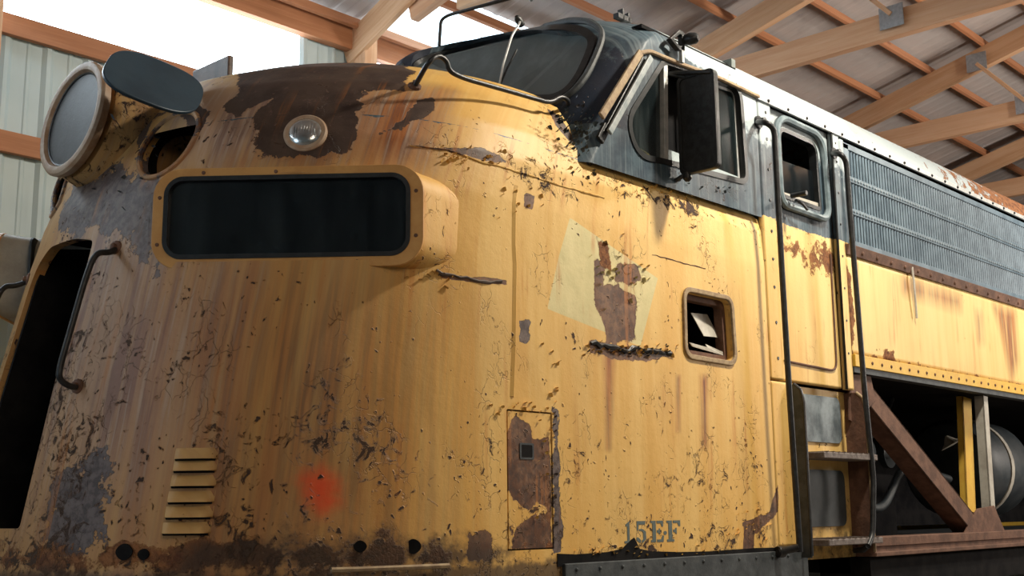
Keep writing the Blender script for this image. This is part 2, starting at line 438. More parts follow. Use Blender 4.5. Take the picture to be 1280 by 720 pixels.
def wood_material(name, a, b_, c):
    m, nt, b = newmat(name); g = G(nt)
    P = g.obj(); info = nt.nodes.new('ShaderNodeObjectInfo')
    off = g.math('MULTIPLY', info.outputs['Random'], 37.0)
    V = g.mapping(P, (1, 1, 1)); vm = nt.nodes.new('ShaderNodeVectorMath'); vm.operation = 'ADD'; g.l.new(V, vm.inputs[0])
    g._in(vm.inputs[1], g.combine(off, off, 0.0)); V = vm.outputs[0]
    n1 = g.noise(g.mapping(V, (.8, 14, 14)), 1.0, 5, .6, .6); n2 = g.noise(g.mapping(V, (2, 60, 60)), 1.0, 4, .6)
    kn = g.voro(g.mapping(V, (1.1, 3.2, 3.2)), 1.0)
    col = g.mix(g.step(n1, .38, .62), a, b_); col = g.mix(g.math('MULTIPLY', g.step(n2, .5, .7), .55), col, c)
    col = g.mix(g.step(kn, .05, .11, .85, 0), col, (.16, .065, .03))
    tint = g.math('MULTIPLY', info.outputs['Random'], .30)
    col = g.mix(tint, col, (.50, .26, .17))
    g._in(b.inputs['Base Color'], col); b.inputs['Roughness'].default_value = .75
    g._in(b.inputs['Normal'], g.bump(n2, .002, .5)); return m
def sheet_material(name, c1, c2, rough=.45, metallic=.0):
    m, nt, b = newmat(name); g = G(nt); P = g.obj()
    n = g.noise(P, 1.1, 4, .55); n2 = g.noise(g.mapping(P, (6, 6, .7)), 1.0, 4, .55)
    col = g.mix(g.step(n, .3, .7), c1, c2); col = g.mix(g.math('MULTIPLY', g.step(n2, .5, .75), .3), col, tuple(.6*q for q in c1))
    g._in(b.inputs['Base Color'], col); b.inputs['Roughness'].default_value = rough; b.inputs['Metallic'].default_value = metallic
    return m
def glass_material(name, tint, rough=.08, clear=.35, dusty=(.10, .12, .13), dust=.35):
    """dusty pane: gloss over a mix of see-through and a film of dust"""
    m, nt, b = newmat(name); g = G(nt); P = g.obj(); out = [n for n in nt.nodes if n.type == 'OUTPUT_MATERIAL'][0]
    n1 = g.noise(g.mapping(P, (9, 9, 1.3)), 1.0, 5, .6); n2 = g.noise(P, 3.5, 3, .5)
    col = g.mix(g.math('MULTIPLY', g.step(n1, .4, .75), dust), tint, dusty)
    g._in(b.inputs['Base Color'], col); b.inputs['Roughness'].default_value = rough; b.inputs['Specular IOR Level'].default_value = .7
    tr = nt.nodes.new('ShaderNodeBsdfTransparent'); tr.inputs[0].default_value = (.55, .62, .65, 1)
    mx = nt.nodes.new('ShaderNodeMixShader'); g._in(mx.inputs[0], g.step(n2, .2, .8, clear+.1, clear-.1))
    g.l.new(b.outputs[0], mx.inputs[1]); g.l.new(tr.outputs[0], mx.inputs[2]); g.l.new(mx.outputs[0], out.inputs[0])
    return m
LIV = livery_material()
M_yel = metal_paint('yellow_frame_paint', (.50, .25, .075), (.58, .31, .10), .42, 9, .02)
M_yel2 = metal_paint('bright_yellow_paint', (.66, .42, .06), (.62, .36, .05), .5, 12, .16)
M_tan = metal_paint('weathered_tan_rim_paint', (.36, .22, .13), (.44, .32, .22), .5, 16, .16)
M_blk = metal_paint('black_iron', (.010, .010, .011), (.024, .026, .028), .38, 30, .05, .001)
M_blk2 = metal_paint('black_rubber_gasket', (.008, .009, .010), (.018, .020, .022), .45, 20, 0, .001)
M_navy = metal_paint('dark_navy_enamel', (.012, .030, .050), (.020, .045, .070), .38, 4, 0, .001)
M_rust = metal_paint('rusty_steel', (.095, .048, .032), (.165, .085, .055), .8, 11, .22, .004)
M_step = metal_paint('worn_step_steel', (.11, .085, .075), (.19, .16, .145), .6, 22, .18, .003)
M_sill = metal_paint('dark_grey_sill_paint', (.030, .036, .040), (.060, .068, .072), .6, 14, .1, .002)
M_hatch = metal_paint('brown_primer_plate', (.062, .044, .034), (.088, .062, .048), .55, 5, .10, .002)
M_dark = metal_paint('unlit_interior_black', (.006, .006, .007), (.014, .013, .013), .9, 6, 0, .001, spec=.1)  # near-black base colour paints in the darkness inside openings
M_cabin = metal_paint('cab_interior_paint', (.13, .15, .145), (.20, .22, .205), .7, 7, .06)
M_alu = metal_paint('pale_aluminium', (.42, .44, .44), (.55, .56, .55), .4, 22, .03, .001, .35)
M_cream = metal_paint('old_cream_strip', (.38, .28, .16), (.25, .17, .10), .7, 24, .36, .003)
M_grille = metal_paint('faded_blue_grille_paint', (.060, .100, .135), (.115, .170, .215), .5, 6, .02, .001)
M_white = metal_paint('dirty_white_metal', (.46, .44, .38), (.36, .33, .28), .6, 10, .14)
M_drum = metal_paint('dull_blue_grey_machine', (.022, .030, .036), (.045, .052, .056), .5, 6, .1)
M_text = metal_paint('slate_stencil_paint', (.085, .115, .11), (.11, .14, .13), .6, 60, .10, .0005)
M_lens = metal_paint('sky_tinted_lens', (.62, .80, .84), (.68, .84, .88), .35, 3, 0, .0005, .0, .9)  # pale cyan base colour paints in the sky's reflection
M_chrome = metal_paint('bright_reflector', (.55, .58, .58), (.68, .70, .70), .18, 20, 0, .0005, .9)
M_glassw = glass_material('windscreen_glass', (.085, .110, .118), .30, .12, (.16, .20, .21), .7)  # blue-grey tint paints in a bluish sheen, on top of dust
M_glassn = glass_material('number_board_glass', (.004, .006, .008), .10, .30, (.03, .04, .045), .6)
M_glasss = glass_material('side_window_glass', (.012, .018, .02), .10, .50, (.10, .12, .12), .8)
M_wood = wood_material('pine_timber', (.66, .42, .25), (.57, .33, .175), (.72, .50, .33))
M_woodr = wood_material('reddish_pine_timber', (.40, .170, .075), (.33, .13, .052), (.46, .22, .10))
M_roof = sheet_material('roof_steel_underside', (.36, .33, .32), (.44, .41, .395), .5)
M_wall = sheet_material('wall_steel_inside', (.38, .48, .51), (.46, .56, .59), .5)
M_floor = sheet_material('gravel_floor', (.16, .14, .12), (.24, .21, .18), .9)
M_galv = metal_paint('galvanised_plate', (.34, .38, .42), (.44, .48, .52), .35, 30, 0, .001, .7)
def translucent(name, col):
    m, nt, b = newmat(name); g = G(nt); out = [n for n in nt.nodes if n.type == 'OUTPUT_MATERIAL'][0]
    t = nt.nodes.new('ShaderNodeBsdfTranslucent'); t.inputs[0].default_value = (*col, 1)
    d = nt.nodes.new('ShaderNodeBsdfDiffuse'); d.inputs[0].default_value = (*col, 1)
    mx = nt.nodes.new('ShaderNodeMixShader'); mx.inputs[0].default_value = .35
    g.l.new(t.outputs[0], mx.inputs[1]); g.l.new(d.outputs[0], mx.inputs[2]); g.l.new(mx.outputs[0], out.inputs[0]); return m
M_sky = translucent('translucent_roof_sheet', (.62, .74, .80))

# ------------------------------------------------------------------ paint and wear regions on the body, in unrolled body coordinates
def reg(pts): return HUV(pts)
REG = {
 'bare': [(reg([(283,130),(310,108),(345,96),(420,90),(480,88),(515,97),(500,112),(455,115),(450,150),(440,188),(418,192),(400,198),(330,195),(318,185),(316,160),(322,140),(338,125),(320,132),(300,142),(285,138)]), .05),
          (np.array([(u_, v_) for u_, v_ in reg([(520,99),(440,100),(350,112),(300,122)])]+[(uv_of(hit(300,122))[0]-.5, 4.1), (uv_of(hit(520,99))[0]-.25, 4.1)]), .04),
          (reg([(522,125),(545,120),(540,140),(505,160),(470,170),(500,150)]), .03),
          (reg([(180,142),(210,140),(240,128),(262,140),(250,165),(215,138),(190,150),(172,190)]), .03),
          (reg([(742,318),(756,330),(752,360),(772,355),(795,372),(795,425),(760,430),(752,395),(742,380)]), .035),
          (reg([(770,330),(798,330),(800,350),(785,358),(768,350)]), .03),
          (reg([(736,425),(770,432),(842,440),(842,446),(800,450),(765,449),(738,440)]), .022),
          (reg([(545,340),(570,346),(633,350),(633,356),(600,354),(548,347)]), .012),
          (reg([(588,670),(612,666),(618,700),(578,702)]), .035),
          (reg([(925,655),(945,668),(972,640),(972,605),(962,640),(935,650)]), .02),
          (reg([(930,655),(943,655),(943,688),(928,688)]), .02),
          (reg([(545,186),(600,184),(640,205),(600,200)]), .02),
          (reg([(655,240),(668,245),(665,262),(655,258)]), .012),
          (reg([(695,140),(715,150),(742,200),(735,195),(705,160)]), .03)],
 'grey': [(reg([(100,225),(190,205),(205,250),(195,330),(150,300),(120,285),(60,300),(70,260)]), .10),
          (reg([(60,600),(135,560),(130,700),(60,700)]), .08),
          (reg([(648,400),(662,402),(660,430),(650,428)]), .02),
          (reg([(690,510),(698,515),(702,690),(692,690)]), .02)],
 'stain': [(reg([(440,112),(560,112),(520,205),(300,205),(330,190),(440,190)]), .10), (reg([(755,440),(767,440),(762,560),(759,560)]), .03), (reg([(300,380),(430,400),(480,450),(470,640),(300,640)]), .6),
           (reg([(874,470),(884,470),(884,560),(876,560)]), .02), (reg([(845,470),(850,470),(850,540),(845,540)]), .015)],
 'cream': [(reg([(712,272),(822,348),(800,433),(684,386)]), .02)],
 'rust': [(reg([(130,690),(300,670),(480,680),(560,690),(560,705),(0,705),(0,690)]), .10),
          (reg([(748,300),(760,305),(765,340),(750,330)]), .03)],
 'grime': [(reg([(230,690),(330,665),(560,675),(640,690),(640,712),(230,712)]), .10)],
 'purple': [(reg([(60,330),(125,235),(200,230),(215,345),(300,350),(235,560),(120,600),(60,600),(40,640)]), .22),
            (reg([(240,110),(560,120),(540,210),(210,215)]), .10)],
 'orange': [(reg([(380,597),(400,590),(418,602),(417,630),(402,640),(388,626)]), .09)],
}
def apply_paint(o, cab=False, su=None, sv=None, side=True):
    """bakes where each paint layer and kind of wear lies, from position on the body"""
    me = o.data; n = len(me.vertices); co = np.empty(n*3); me.vertices.foreach_get('co', co); co = co.reshape(-1, 3)
    if o.matrix_world != Matrix.Identity(4): pass
    x, y, z = co.T
    a = me.attributes.get('su')
    if a is not None and not cab:
        U = np.empty(n, np.float32); a.data.foreach_get('value', U); V = np.empty(n, np.float32); me.attributes['sv'].data.foreach_get('value', V)
    else:
        U = x-3.66+np.where(y > 1.5, 20, 0); V = z2v(np.minimum(z, 3.1))+np.maximum(z-3.1, 0)
    out = {}
    for k, lst in REG.items():
        f = np.full(n, -1.0)
        if not cab:
            for poly, Rr in lst: f = np.maximum(f, np.clip(.5-sdf_poly(U, V, poly)/(2*Rr), -.5, 1.2))
        out[k] = f
    belt = 3.098
    out['blue'] = np.clip(.5+(z-belt)/.05, -.5, 1.5) if (cab or side) else np.full(n, -1.)
    if not cab and not side: out['blue'] = np.full(n, -1.0)
    nose = np.clip((3.35-x)/.9, 0, 1)*np.clip((4.2-x)/.3, 0, 1)
    out['browning'] = np.clip(nose*.85+np.clip((1.9-z)/1.0, 0, 1)*np.clip((3.6-x)/.5, 0, 1)*.3, 0, .92)  # browner and darker round the nose front and towards the bottom
    out['chips'] = np.clip(.25+np.clip((2.1-z)/.8, 0, 1)*.55+np.clip((x-5.6)/.3, 0, 1)*-.25, 0, 1)
    out['chips'] = np.maximum(out['chips'], np.exp(-((x-4.9)**2/.5+(z-3.02)**2/.008))*1.15)
    out['chips'] = np.maximum(out['chips'], np.exp(-((x-3.9)**2/.15+(z-2.95)**2/.02))*.85)
    out['chips'] = np.maximum(out['chips'], np.clip((3.4-x)/.4, 0, 1)*np.clip((2.35-z)/.6, 0, 1)*.72)
    out['chips'] = np.maximum(out['chips'], np.clip((2.75-x)/.2, 0, 1)*.5)
    out['grime'] = np.maximum(out['grime'], np.clip(.5-(z-1.28)/.10, -.5, .9)*np.clip((5-x)/1, 0.6, 1))
    out['paled'] = np.where(x > 4.3, np.exp(-((z-3.72)/.16)**2)*.75*np.clip((x-4.9)/.5, 0, 1), 0)+np.clip((x-5.0)/.8, 0, 1)*.28-.05
    out['paled'] = np.maximum(out['paled'], np.clip((z-3.80)/.04, 0, 1)*np.clip((x-4.85)/.5, 0, 1)*1.6)  # roof edge above the gutter set paler
    out['lit_pale'] = np.clip((x-5.9)/.8, 0, 1)*.45+np.clip((x-3.6)/1.5, 0, 1)*np.clip((z-2.2)/.8, 0, 1)*.25+.05  # yellow paler rearwards and upwards: lamp brightness put into the paint
    out['primer'] = np.clip(np.maximum((z-2.9)/.15, (3.4-x)/.3), 0, 1)
    out['dark'] = np.where(z > 3.3, np.clip(.9-(x-4.35)/.45, -1, .8), -1)
    for k, f in out.items():
        at = me.attributes.get(k) or me.attributes.new(k, 'FLOAT', 'POINT'); at.data.foreach_set('value', f.astype(np.float32))
    if a is None or cab:
        for k, f in (('su', U), ('sv', V)):
            at = me.attributes.get(k) or me.attributes.new(k, 'FLOAT', 'POINT'); at.data.foreach_set('value', f.astype(np.float32))
    return o

# ================================================================== THE SHED
YW = 4.5                         # inside face of the far long wall
def corrugated(name, u0, u1, fn, mat, pitch=.305, rib=.022):
    """ribbed sheet: fn(u, side, depth) -> point, side 0/1 for the two ends of a rib"""
    us = []; u = u0
    while u < u1:
        for du, d in ((0, 0), (.03, rib), (.06, rib), (.09, 0), (.19, 0), (.20, .006), (.22, .006), (.23, 0)):
            if u+du < u1: us.append((u+du, d))
        u += pitch
    us.append((u1, 0)); m = MB(); vs = []; fs = []
    for i, (u, d) in enumerate(us): vs += [fn(u, 0, d), fn(u, 1, d)]
    for i in range(len(us)-1): fs.append((2*i, 2*i+2, 2*i+3, 2*i+1))
    m.add(vs, fs); return structure(m.build(name, mat, fix=False))
X0, X1 = -7.0, 26.0; YR = -12.0
floor = structure(MB().box((X0-.3, YR-.3, -.3), (X1+.3, YW+.3, 0)).build('floor', M_floor))
z_open0, z_open1 = 4.93, 5.50
xo1 = float(PY(376, 60, YW)[0])
wl = lambda z0, z1: (lambda u, s, d: (u, YW+.02-d, z1 if s else z0))
corrugated('wall_left', X0, X1, wl(0, z_open0), M_wall)
corrugated('wall_left_end_panel', xo1, 6.75, wl(z_open0, z_open1+.1), M_wall)
corrugated('wall_left_rear_panel', 8.9, X1, wl(z_open0, z_open1+.1), M_wall)
corrugated('wall_front', YR, YW, lambda u, s, d: (X0+d, u, 9.6 if s else 0), M_wall)
corrugated('wall_back', YR, YW, lambda u, s, d: (X1-d, u, 9.6 if s else 0), M_wall)
corrugated('wall_right', X0, X1, lambda u, s, d: (u, YR+d, 6.0 if s else 0), M_wall)
ZE, SL = 5.74, .25               # roof plane: z = ZE + SL*(YW - y), ridge at y = -3.75
YRG = -3.75
def roofp(u, y, d): return (u, y, ZE+SL*(YW-y)+.05-d*.4) if y >= YRG else (u, y, ZE+SL*(YW-YRG)-SL*(YRG-y)+.05-d)
corrugated('ceiling', X0, 6.58, lambda u, s, d: roofp(u, YW+.1 if s else YRG, d), M_roof)
corrugated('ceiling_rear', 8.2, X1, lambda u, s, d: roofp(u, YW+.1 if s else YRG, d), M_roof)
corrugated('ceiling_upper_bay', 6.58, 8.2, lambda u, s, d: roofp(u, 3.74 if s else YRG, d), M_roof)
corrugated('window_1', 6.58, 8.2, lambda u, s, d: roofp(u, YW+.1 if s else 3.74, d), M_sky)
corrugated('ceiling_right', X0, X1, lambda u, s, d: roofp(u, YRG if s else YR, d), M_roof)

def beam(name, a, b, wd, ht, mat, up=(0, 0, 1), parent=None):
    """timber from a to b (centre line); local x along the grain"""
    a = Vector(a); b = Vector(b); x = (b-a).normalized(); upv = Vector(up); y = upv.cross(x).normalized(); z = x.cross(y)
    L = (b-a).length; o = MB().box((0, -wd/2, -ht/2), (L, wd/2, ht/2)).build(name, mat, parent, bevel=.004)
    Mx = Matrix(((x.x, y.x, z.x, a.x), (x.y, y.y, z.y, a.y), (x.z, y.z, z.z, a.z), (0, 0, 0, 1)))
    if parent is not None: Mx = Matrix.Translation(-Vector(parent.location)) @ Mx
    o.matrix_world = Mx if parent is None else Mx
    if parent is not None: o.matrix_basis = Mx
    return o
# girts on the far wall, header above the opening
k = 1
for z in (4.84, 4.00, 3.16, 2.33, 1.5, .6):
    g_ = beam('trim_%d' % k, (X0, YW-.03, z), (X1, YW-.03, z), .05, .15, M_woodr); structure(g_); k += 1
g_ = beam('trim_%d' % k, (X0, YW-.05, z_open1+.12), (X1, YW-.05, z_open1+.12), .09, .24, M_woodr); structure(g_); k += 1
# purlins
for i in range(19):
    y = YW-.15-i*.62
    zz = roofp(0, y, 0)[2]-.05-.055
    g_ = beam('trim_%d' % k, (X0, y, zz), (X1, y, zz), .04, .09, M_woodr, up=(0, SL, 1) if y >= YRG else (0, -SL, 1)); structure(g_); k += 1
TX = [3.20, 6.5, 9.55, 12.7, 15.8, 18.95]
names = ['roof truss above the locomotive headlight',
         'roof truss whose pale heel shows left of the cab windscreen', 'first wide pine truss behind the cab, chord rising from above the side mirror',
         'second wide pine truss behind the cab, with a short web on steel plates', 'third pine truss behind the cab, low over the roof edge',
         'farthest truss behind the cab, small at the right edge']
for i, xx in enumerate(TX):
    t = tag(empty('roof_truss', (xx, YW-.1, 0)), names[i], 'roof truss')
    ch = 5.63
    beam('bottom_chord', (xx, 3.15 if i == 1 else YW-.1, ch), (xx, YR+.3, ch), .09, .235, M_wood, parent=t)
    ra = roofp(xx, YW-.05, 0); rb = roofp(xx, YRG, 0); rc = roofp(xx, YR+.2, 0)
    dz = .05+.10+.12
    if i == 1: ra = roofp(xx, 3.75, 0)
    beam('rafter', (xx+.02, 3.75 if i == 1 else YW-.05, ra[2]-dz), (xx+.02, YRG, rb[2]-dz), .09, .235, M_wood, parent=t)
    beam('rafter', (xx+.02, YR+.2, rc[2]-dz), (xx+.02, YRG, rb[2]-dz), .09, .235, M_wood, parent=t)
    for (ya, yb) in ((.82, 1.30), (-1.2, -.4), (-1.2, -2.4), (-3.75, -2.4)):
        za = ch+.06; zb = roofp(xx, yb, 0)[2]-dz-.08
        beam('web', (xx-.075, ya, za), (xx-.075, yb, zb), .04, .09, M_wood, parent=t, up=(1, 0, 0))
        for (yy, z_) in ((ya, za-.02), (yb, zb+.02)):
            q = MB().box((-.105, yy-.11-t.location.y, z_-.10), (-.098, yy+.11-t.location.y, z_+.10)).build('gusset_plate', M_galv, t)
    # post and knee brace at the wall
    beam('post', (xx, YW-.17, 0), (xx, YW-.17, ch+.1), .14, .14, M_wood, parent=t, up=(1, 0, 0))
    beam('knee_brace', (xx-.07, YW+.02, 5.50), (xx-.07, YW-1.15, 6.0), .05, .27, M_wood, parent=t)

# ================================================================== THE LOCOMOTIVE
loco = tag(empty('diesel_locomotive', (3.66, 0, 0)),
           'weathered yellow and blue-black streamlined diesel locomotive with rounded nose, peeling paint and open nose door', 'locomotive')
LP = Vector(loco.location)
ALL = []
def part(o, parent=None):
    """world-space mesh object -> child of the locomotive (or of one of its parts)"""
    o.parent = parent or loco
    if not parent: o.matrix_basis = Matrix.Translation(-LP)
    else: o.matrix_basis = Matrix.Identity(4)
    return o
def label(o, s): o['label'] = s; return o
def P2(pts, y=0.0):        # pixels -> (x, z) on a plane parallel to the side
    return [(float(p[0]), float(p[2])) for p in (PY(a, b, y) for a, b in pts)]

# ---- openings of the nose and side, in (u, v)
def rr_uv(cu_, cv_, hu, hv, e=2.0, n=40, tilt=0):
    out = []
    for i in range(n):
        t = 2*math.pi*i/n; a = hu*math.copysign(abs(math.cos(t))**(2/e), math.cos(t)); b = hv*math.copysign(abs(math.sin(t))**(2/e), math.sin(t))
        out.append((cu_+a*math.cos(tilt)-b*math.sin(tilt), cv_+a*math.sin(tilt)+b*math.cos(tilt)))
    return out
def mirror_uv(p): return [(-2*UC-u, v) for u, v in p]
DW = .265
door_uv = round_poly([(-UC+DW, 1.44), (-UC+DW, 2.66), (-UC-DW, 2.66), (-UC-DW, 1.44)], [.03, .05, .05, .03])
_nf = 2.4*.74; DF = 2*UC-float(np.interp(math.acos((.305/1.5)**(_nf/2)), _t, _uu))-UC
door_uv = round_poly([(-UC+DW, 1.44), (-UC+DW, 2.655), (-UC+.10, 2.69), (-UC-.6*DF, 2.69), (-UC-DF, 2.60), (-UC-DF, 1.44)], [.02, .03, .05, .05, .12, .02])
ch = HUV([(178, 188), (250, 160), (222, 143), (207, 219)])
cc = (float((ch[0, 0]+ch[1, 0])/2), float((ch[2, 1]+ch[3, 1])/2))
class_uv = rr_uv(cc[0], cc[1], abs(ch[1, 0]-ch[0, 0])/2, abs(ch[3, 1]-ch[2, 1])/2)
side_x = lambda u, z: float(surf(u, z2v(z))[0])
def XZ2UV(pts):            # side points -> (u, v)
    out = []
    for x, z in pts:
        xs = sl(z)[1]; out.append(((x-xs)/(XR-xs)*2.085, float(z2v(z))))
    return out
vent_xz = round_poly(P2([(856, 364), (912, 376), (917, 452), (858, 442)]), .05)
hatch_xz = P2([(628, 513), (690, 517), (692, 688), (630, 688)])
hatch_xz = [(hatch_xz[0][0]+.03, 1.90), (3.925, 1.90), (3.925, 1.325), (hatch_xz[0][0]+.03, 1.325)]
vent_uv = XZ2UV(vent_xz); hatch_uv = XZ2UV(hatch_xz)

def inward(co):
    c = np.array([5.2, 1.5, co[2]]); d = c-co
    if co[0] > 3.6: return (0, 1, 0) if co[1] < 1.5 else (0, -1, 0)
    return tuple(d/np.linalg.norm(d))
# lower body: near half fine, far half coarser
V1 = float(z2v(3.10))
us = np.concatenate([np.linspace(-2*UC-2.085, -2*UC, 22)[:-1], np.linspace(-2*UC, -UC-.42, 60)[:-1], np.linspace(-UC-.42, -UC+.42, 78)[:-1], np.linspace(-UC+.42, 2.085, 300)])
vs = np.linspace(1.2, V1, 156)
# ragged lower edge of the skin: rusted away along the bottom
rng = np.random.RandomState(3)
nb_uv = [tuple(q) for q in HUV([(204, 217), (280, 217), (360, 217), (440, 217), (518, 217), (520, 270), (518, 324), (440, 325), (360, 326), (280, 327), (206, 328), (204, 270)])]
body = cut_sheet('nose_and_side_skin', us, vs, surf, [door_uv, class_uv, mirror_uv(class_uv), vent_uv, hatch_uv, nb_uv, mirror_uv(nb_uv)], LIV, None, inward, .045)
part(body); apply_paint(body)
label(body, 'peeling yellow nose and cab side sheet with rust streaks')
hood = cut_sheet('hood_top', np.concatenate([np.linspace(-2*UC-1.2, -UC, 110)[:-1], np.linspace(-UC, 1.6, 200)]), np.linspace(V1, VTOP, 110), surf,
                 [], LIV, None)
part(hood); apply_paint(hood, side=False); label(hood, 'rounded hood top with large brown patch of bare primer')

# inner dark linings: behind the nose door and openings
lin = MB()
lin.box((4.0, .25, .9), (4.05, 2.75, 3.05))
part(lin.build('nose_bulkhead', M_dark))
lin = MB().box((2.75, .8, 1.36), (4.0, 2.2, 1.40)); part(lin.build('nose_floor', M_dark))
# near-black throat walls added to keep the nose doorway dark
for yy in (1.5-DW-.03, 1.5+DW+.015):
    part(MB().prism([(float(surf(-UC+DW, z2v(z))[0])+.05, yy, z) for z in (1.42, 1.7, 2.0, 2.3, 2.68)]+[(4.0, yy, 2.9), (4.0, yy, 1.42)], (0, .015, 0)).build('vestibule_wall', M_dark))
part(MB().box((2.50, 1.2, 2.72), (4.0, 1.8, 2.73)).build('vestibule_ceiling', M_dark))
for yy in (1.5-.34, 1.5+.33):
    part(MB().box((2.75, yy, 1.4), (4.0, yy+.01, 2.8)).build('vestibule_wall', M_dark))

# ---- number board housings, near and far
def yz(pts, mir): return [(p[0], 3-p[1], p[2]) if mir else tuple(p) for p in pts]
A = np.array([2.435, .80, 0]); Rv = np.array([.693, -.80, 0]); Rv /= np.linalg.norm(Rv); Nv = np.array([-Rv[1]*-1*-1, 0, 0])
Nv = np.cross(Rv, [0, 0, 1.0]); Nv /= np.linalg.norm(Nv)
if Nv[1] > 0: Nv = -Nv                                     # outward normal of the board face
def onboard(px, py, off=0.0):
    d = ray(px, py); p0 = A+Nv*off; t = ((p0-CP)@Nv)/(d@Nv); return CP+d*t
def board_xy(px, py):
    p = onboard(px, py); return float((p-A)@Rv), float(p[2])
s0, zt = board_xy(194, 211); s1, _ = board_xy(530, 208); zb = board_xy(360, 335)[1]; zt = board_xy(360, 209)[1]
i0, it = board_xy(211, 223)[0], board_xy(360, 223)[1]; i1, ib = board_xy(510, 222)[0], board_xy(360, 319)[1]
def b3(loop, off=0.0, mir=False): return yz([tuple(A+Rv*a+Nv*off+np.array([0, 0, z])) for a, z in loop], mir)
for mir in (False, True):
    D = np.array([.97, -.16 if mir else .16, 0])
    outl = rrect(s0, s1, zb, zt, .115, 8); inl = rrect(i0, i1, ib, it, .065, 8)
    bodyl = rrect(s0+.004, s1-.004, zb+.004, zt-.004, .11, 8)
    m = MB(); O = [np.array(p) for p in b3(bodyl, 0, mir)]; B = []
    for p in O:
        dist = 0.50; q = p+D*dist; q[2] = p[2]+(.0 if p[2] > (zb+zt)/2 else .0); B.append(q)
    n = len(O); mid = [p+D*.10+np.array([0, 0, -.004]) for p in O]
    m.add(O+mid+B, [(i, (i+1) % n, n+(i+1) % n, n+i) for i in range(n)]+[(n+i, n+(i+1) % n, 2*n+(i+1) % n, 2*n+i) for i in range(n)])
    I = [np.array(p) for p in b3(inl, 0, mir)]
    m.add(O+I, [(i, (i+1) % n, n+(i+1) % n, n+i) for i in range(n)])
    hs = m.build('number_board_housing', LIV, smooth=True); part(hs)
    apply_paint(hs, side=False)
    me = hs.data; cnt = len(me.vertices)
    for kx, val in (('browning', .12), ('purple', -1), ('bare', -1.), ('chips', .45), ('grey', -1), ('rust', .02), ('grime', -1)):
        me.attributes[kx].data.foreach_set('value', np.full(cnt, val, np.float32))
    fr = MB().ring(b3(outl, .012, mir), b3(inl, .012, mir), tuple(np.array(yz([tuple(-Nv*.02)], False)[0])*np.array([1, -1 if mir else 1, 1])))
    f_ = part(fr.build('number_board_frame', M_yel, bevel=.003), hs)
    label(f_, 'ochre frame screwed round the dark number glass')
    f2 = offset_poly(inl, .012)
    f_ = part(MB().ring(b3(f2, .0165, mir), b3(offset_poly(inl, -.006), .0165, mir), tuple(np.array(-Nv*.03)*np.array([1, -1 if mir else 1, 1]))).build('glass_gasket', M_blk2), hs)
    gl = MB().prism(b3(inl, -.004, mir), tuple(np.array(-Nv*.006)*np.array([1, -1 if mir else 1, 1]))).build('number_glass', M_glassn); part(gl, hs); label(gl, 'dark empty glass of the number board')
    if mir: hs.data.materials[0] = M_white; label(hs, 'grey-white far-side number board housing')
    bx = MB()     # shallow dark box behind the glass with two little lamps
    bk = rrect(i0-.02, i1+.02, ib-.02, it+.02, .05, 4)
    bx.prism(b3(bk, -.14, mir), tuple(np.array(-Nv*.01)*np.array([1, -1 if mir else 1, 1])))
    part(bx.build('lamp_box_back', M_sill), hs)
    for a_ in (.25, .76):
        c = np.array(b3([(i0+(i1-i0)*a_, ib+(it-ib)*.24)], -.10, mir)[0])
        part(MB().lathe(c, (0, 0, 1), [(0, .012), (.012, .02), (.03, .02), (.042, .006)], 14).build('bulb', M_chrome, smooth=True), hs)
    for a_, z_ in ((s0+.028, zt-.12), (s0+.025, zb+.10), (s1-.03, zt-.11), (s1-.03, zb+.12), ((s0+s1)/2-.05, zt-.02), ((s0+s1)/2-.2, zb+.02), ((s0+s1)/2+.28, zb+.02), (s0+.2, zt-.02)):
        c = np.array(b3([(a_, z_)], .012, mir)[0]); ax = Nv*np.array([1, -1 if mir else 1, 1]); part(MB().lathe(c, ax, [(0, .008), (.004, .007)], 10).build('screw', M_rust), hs)

# ---- nose door side of the opening: rim strip
def uvtube(loop, r, off=0.0, closed=True, k=8):
    p = surf(np.array([q[0] for q in loop]), np.array([q[1] for q in loop])); return p
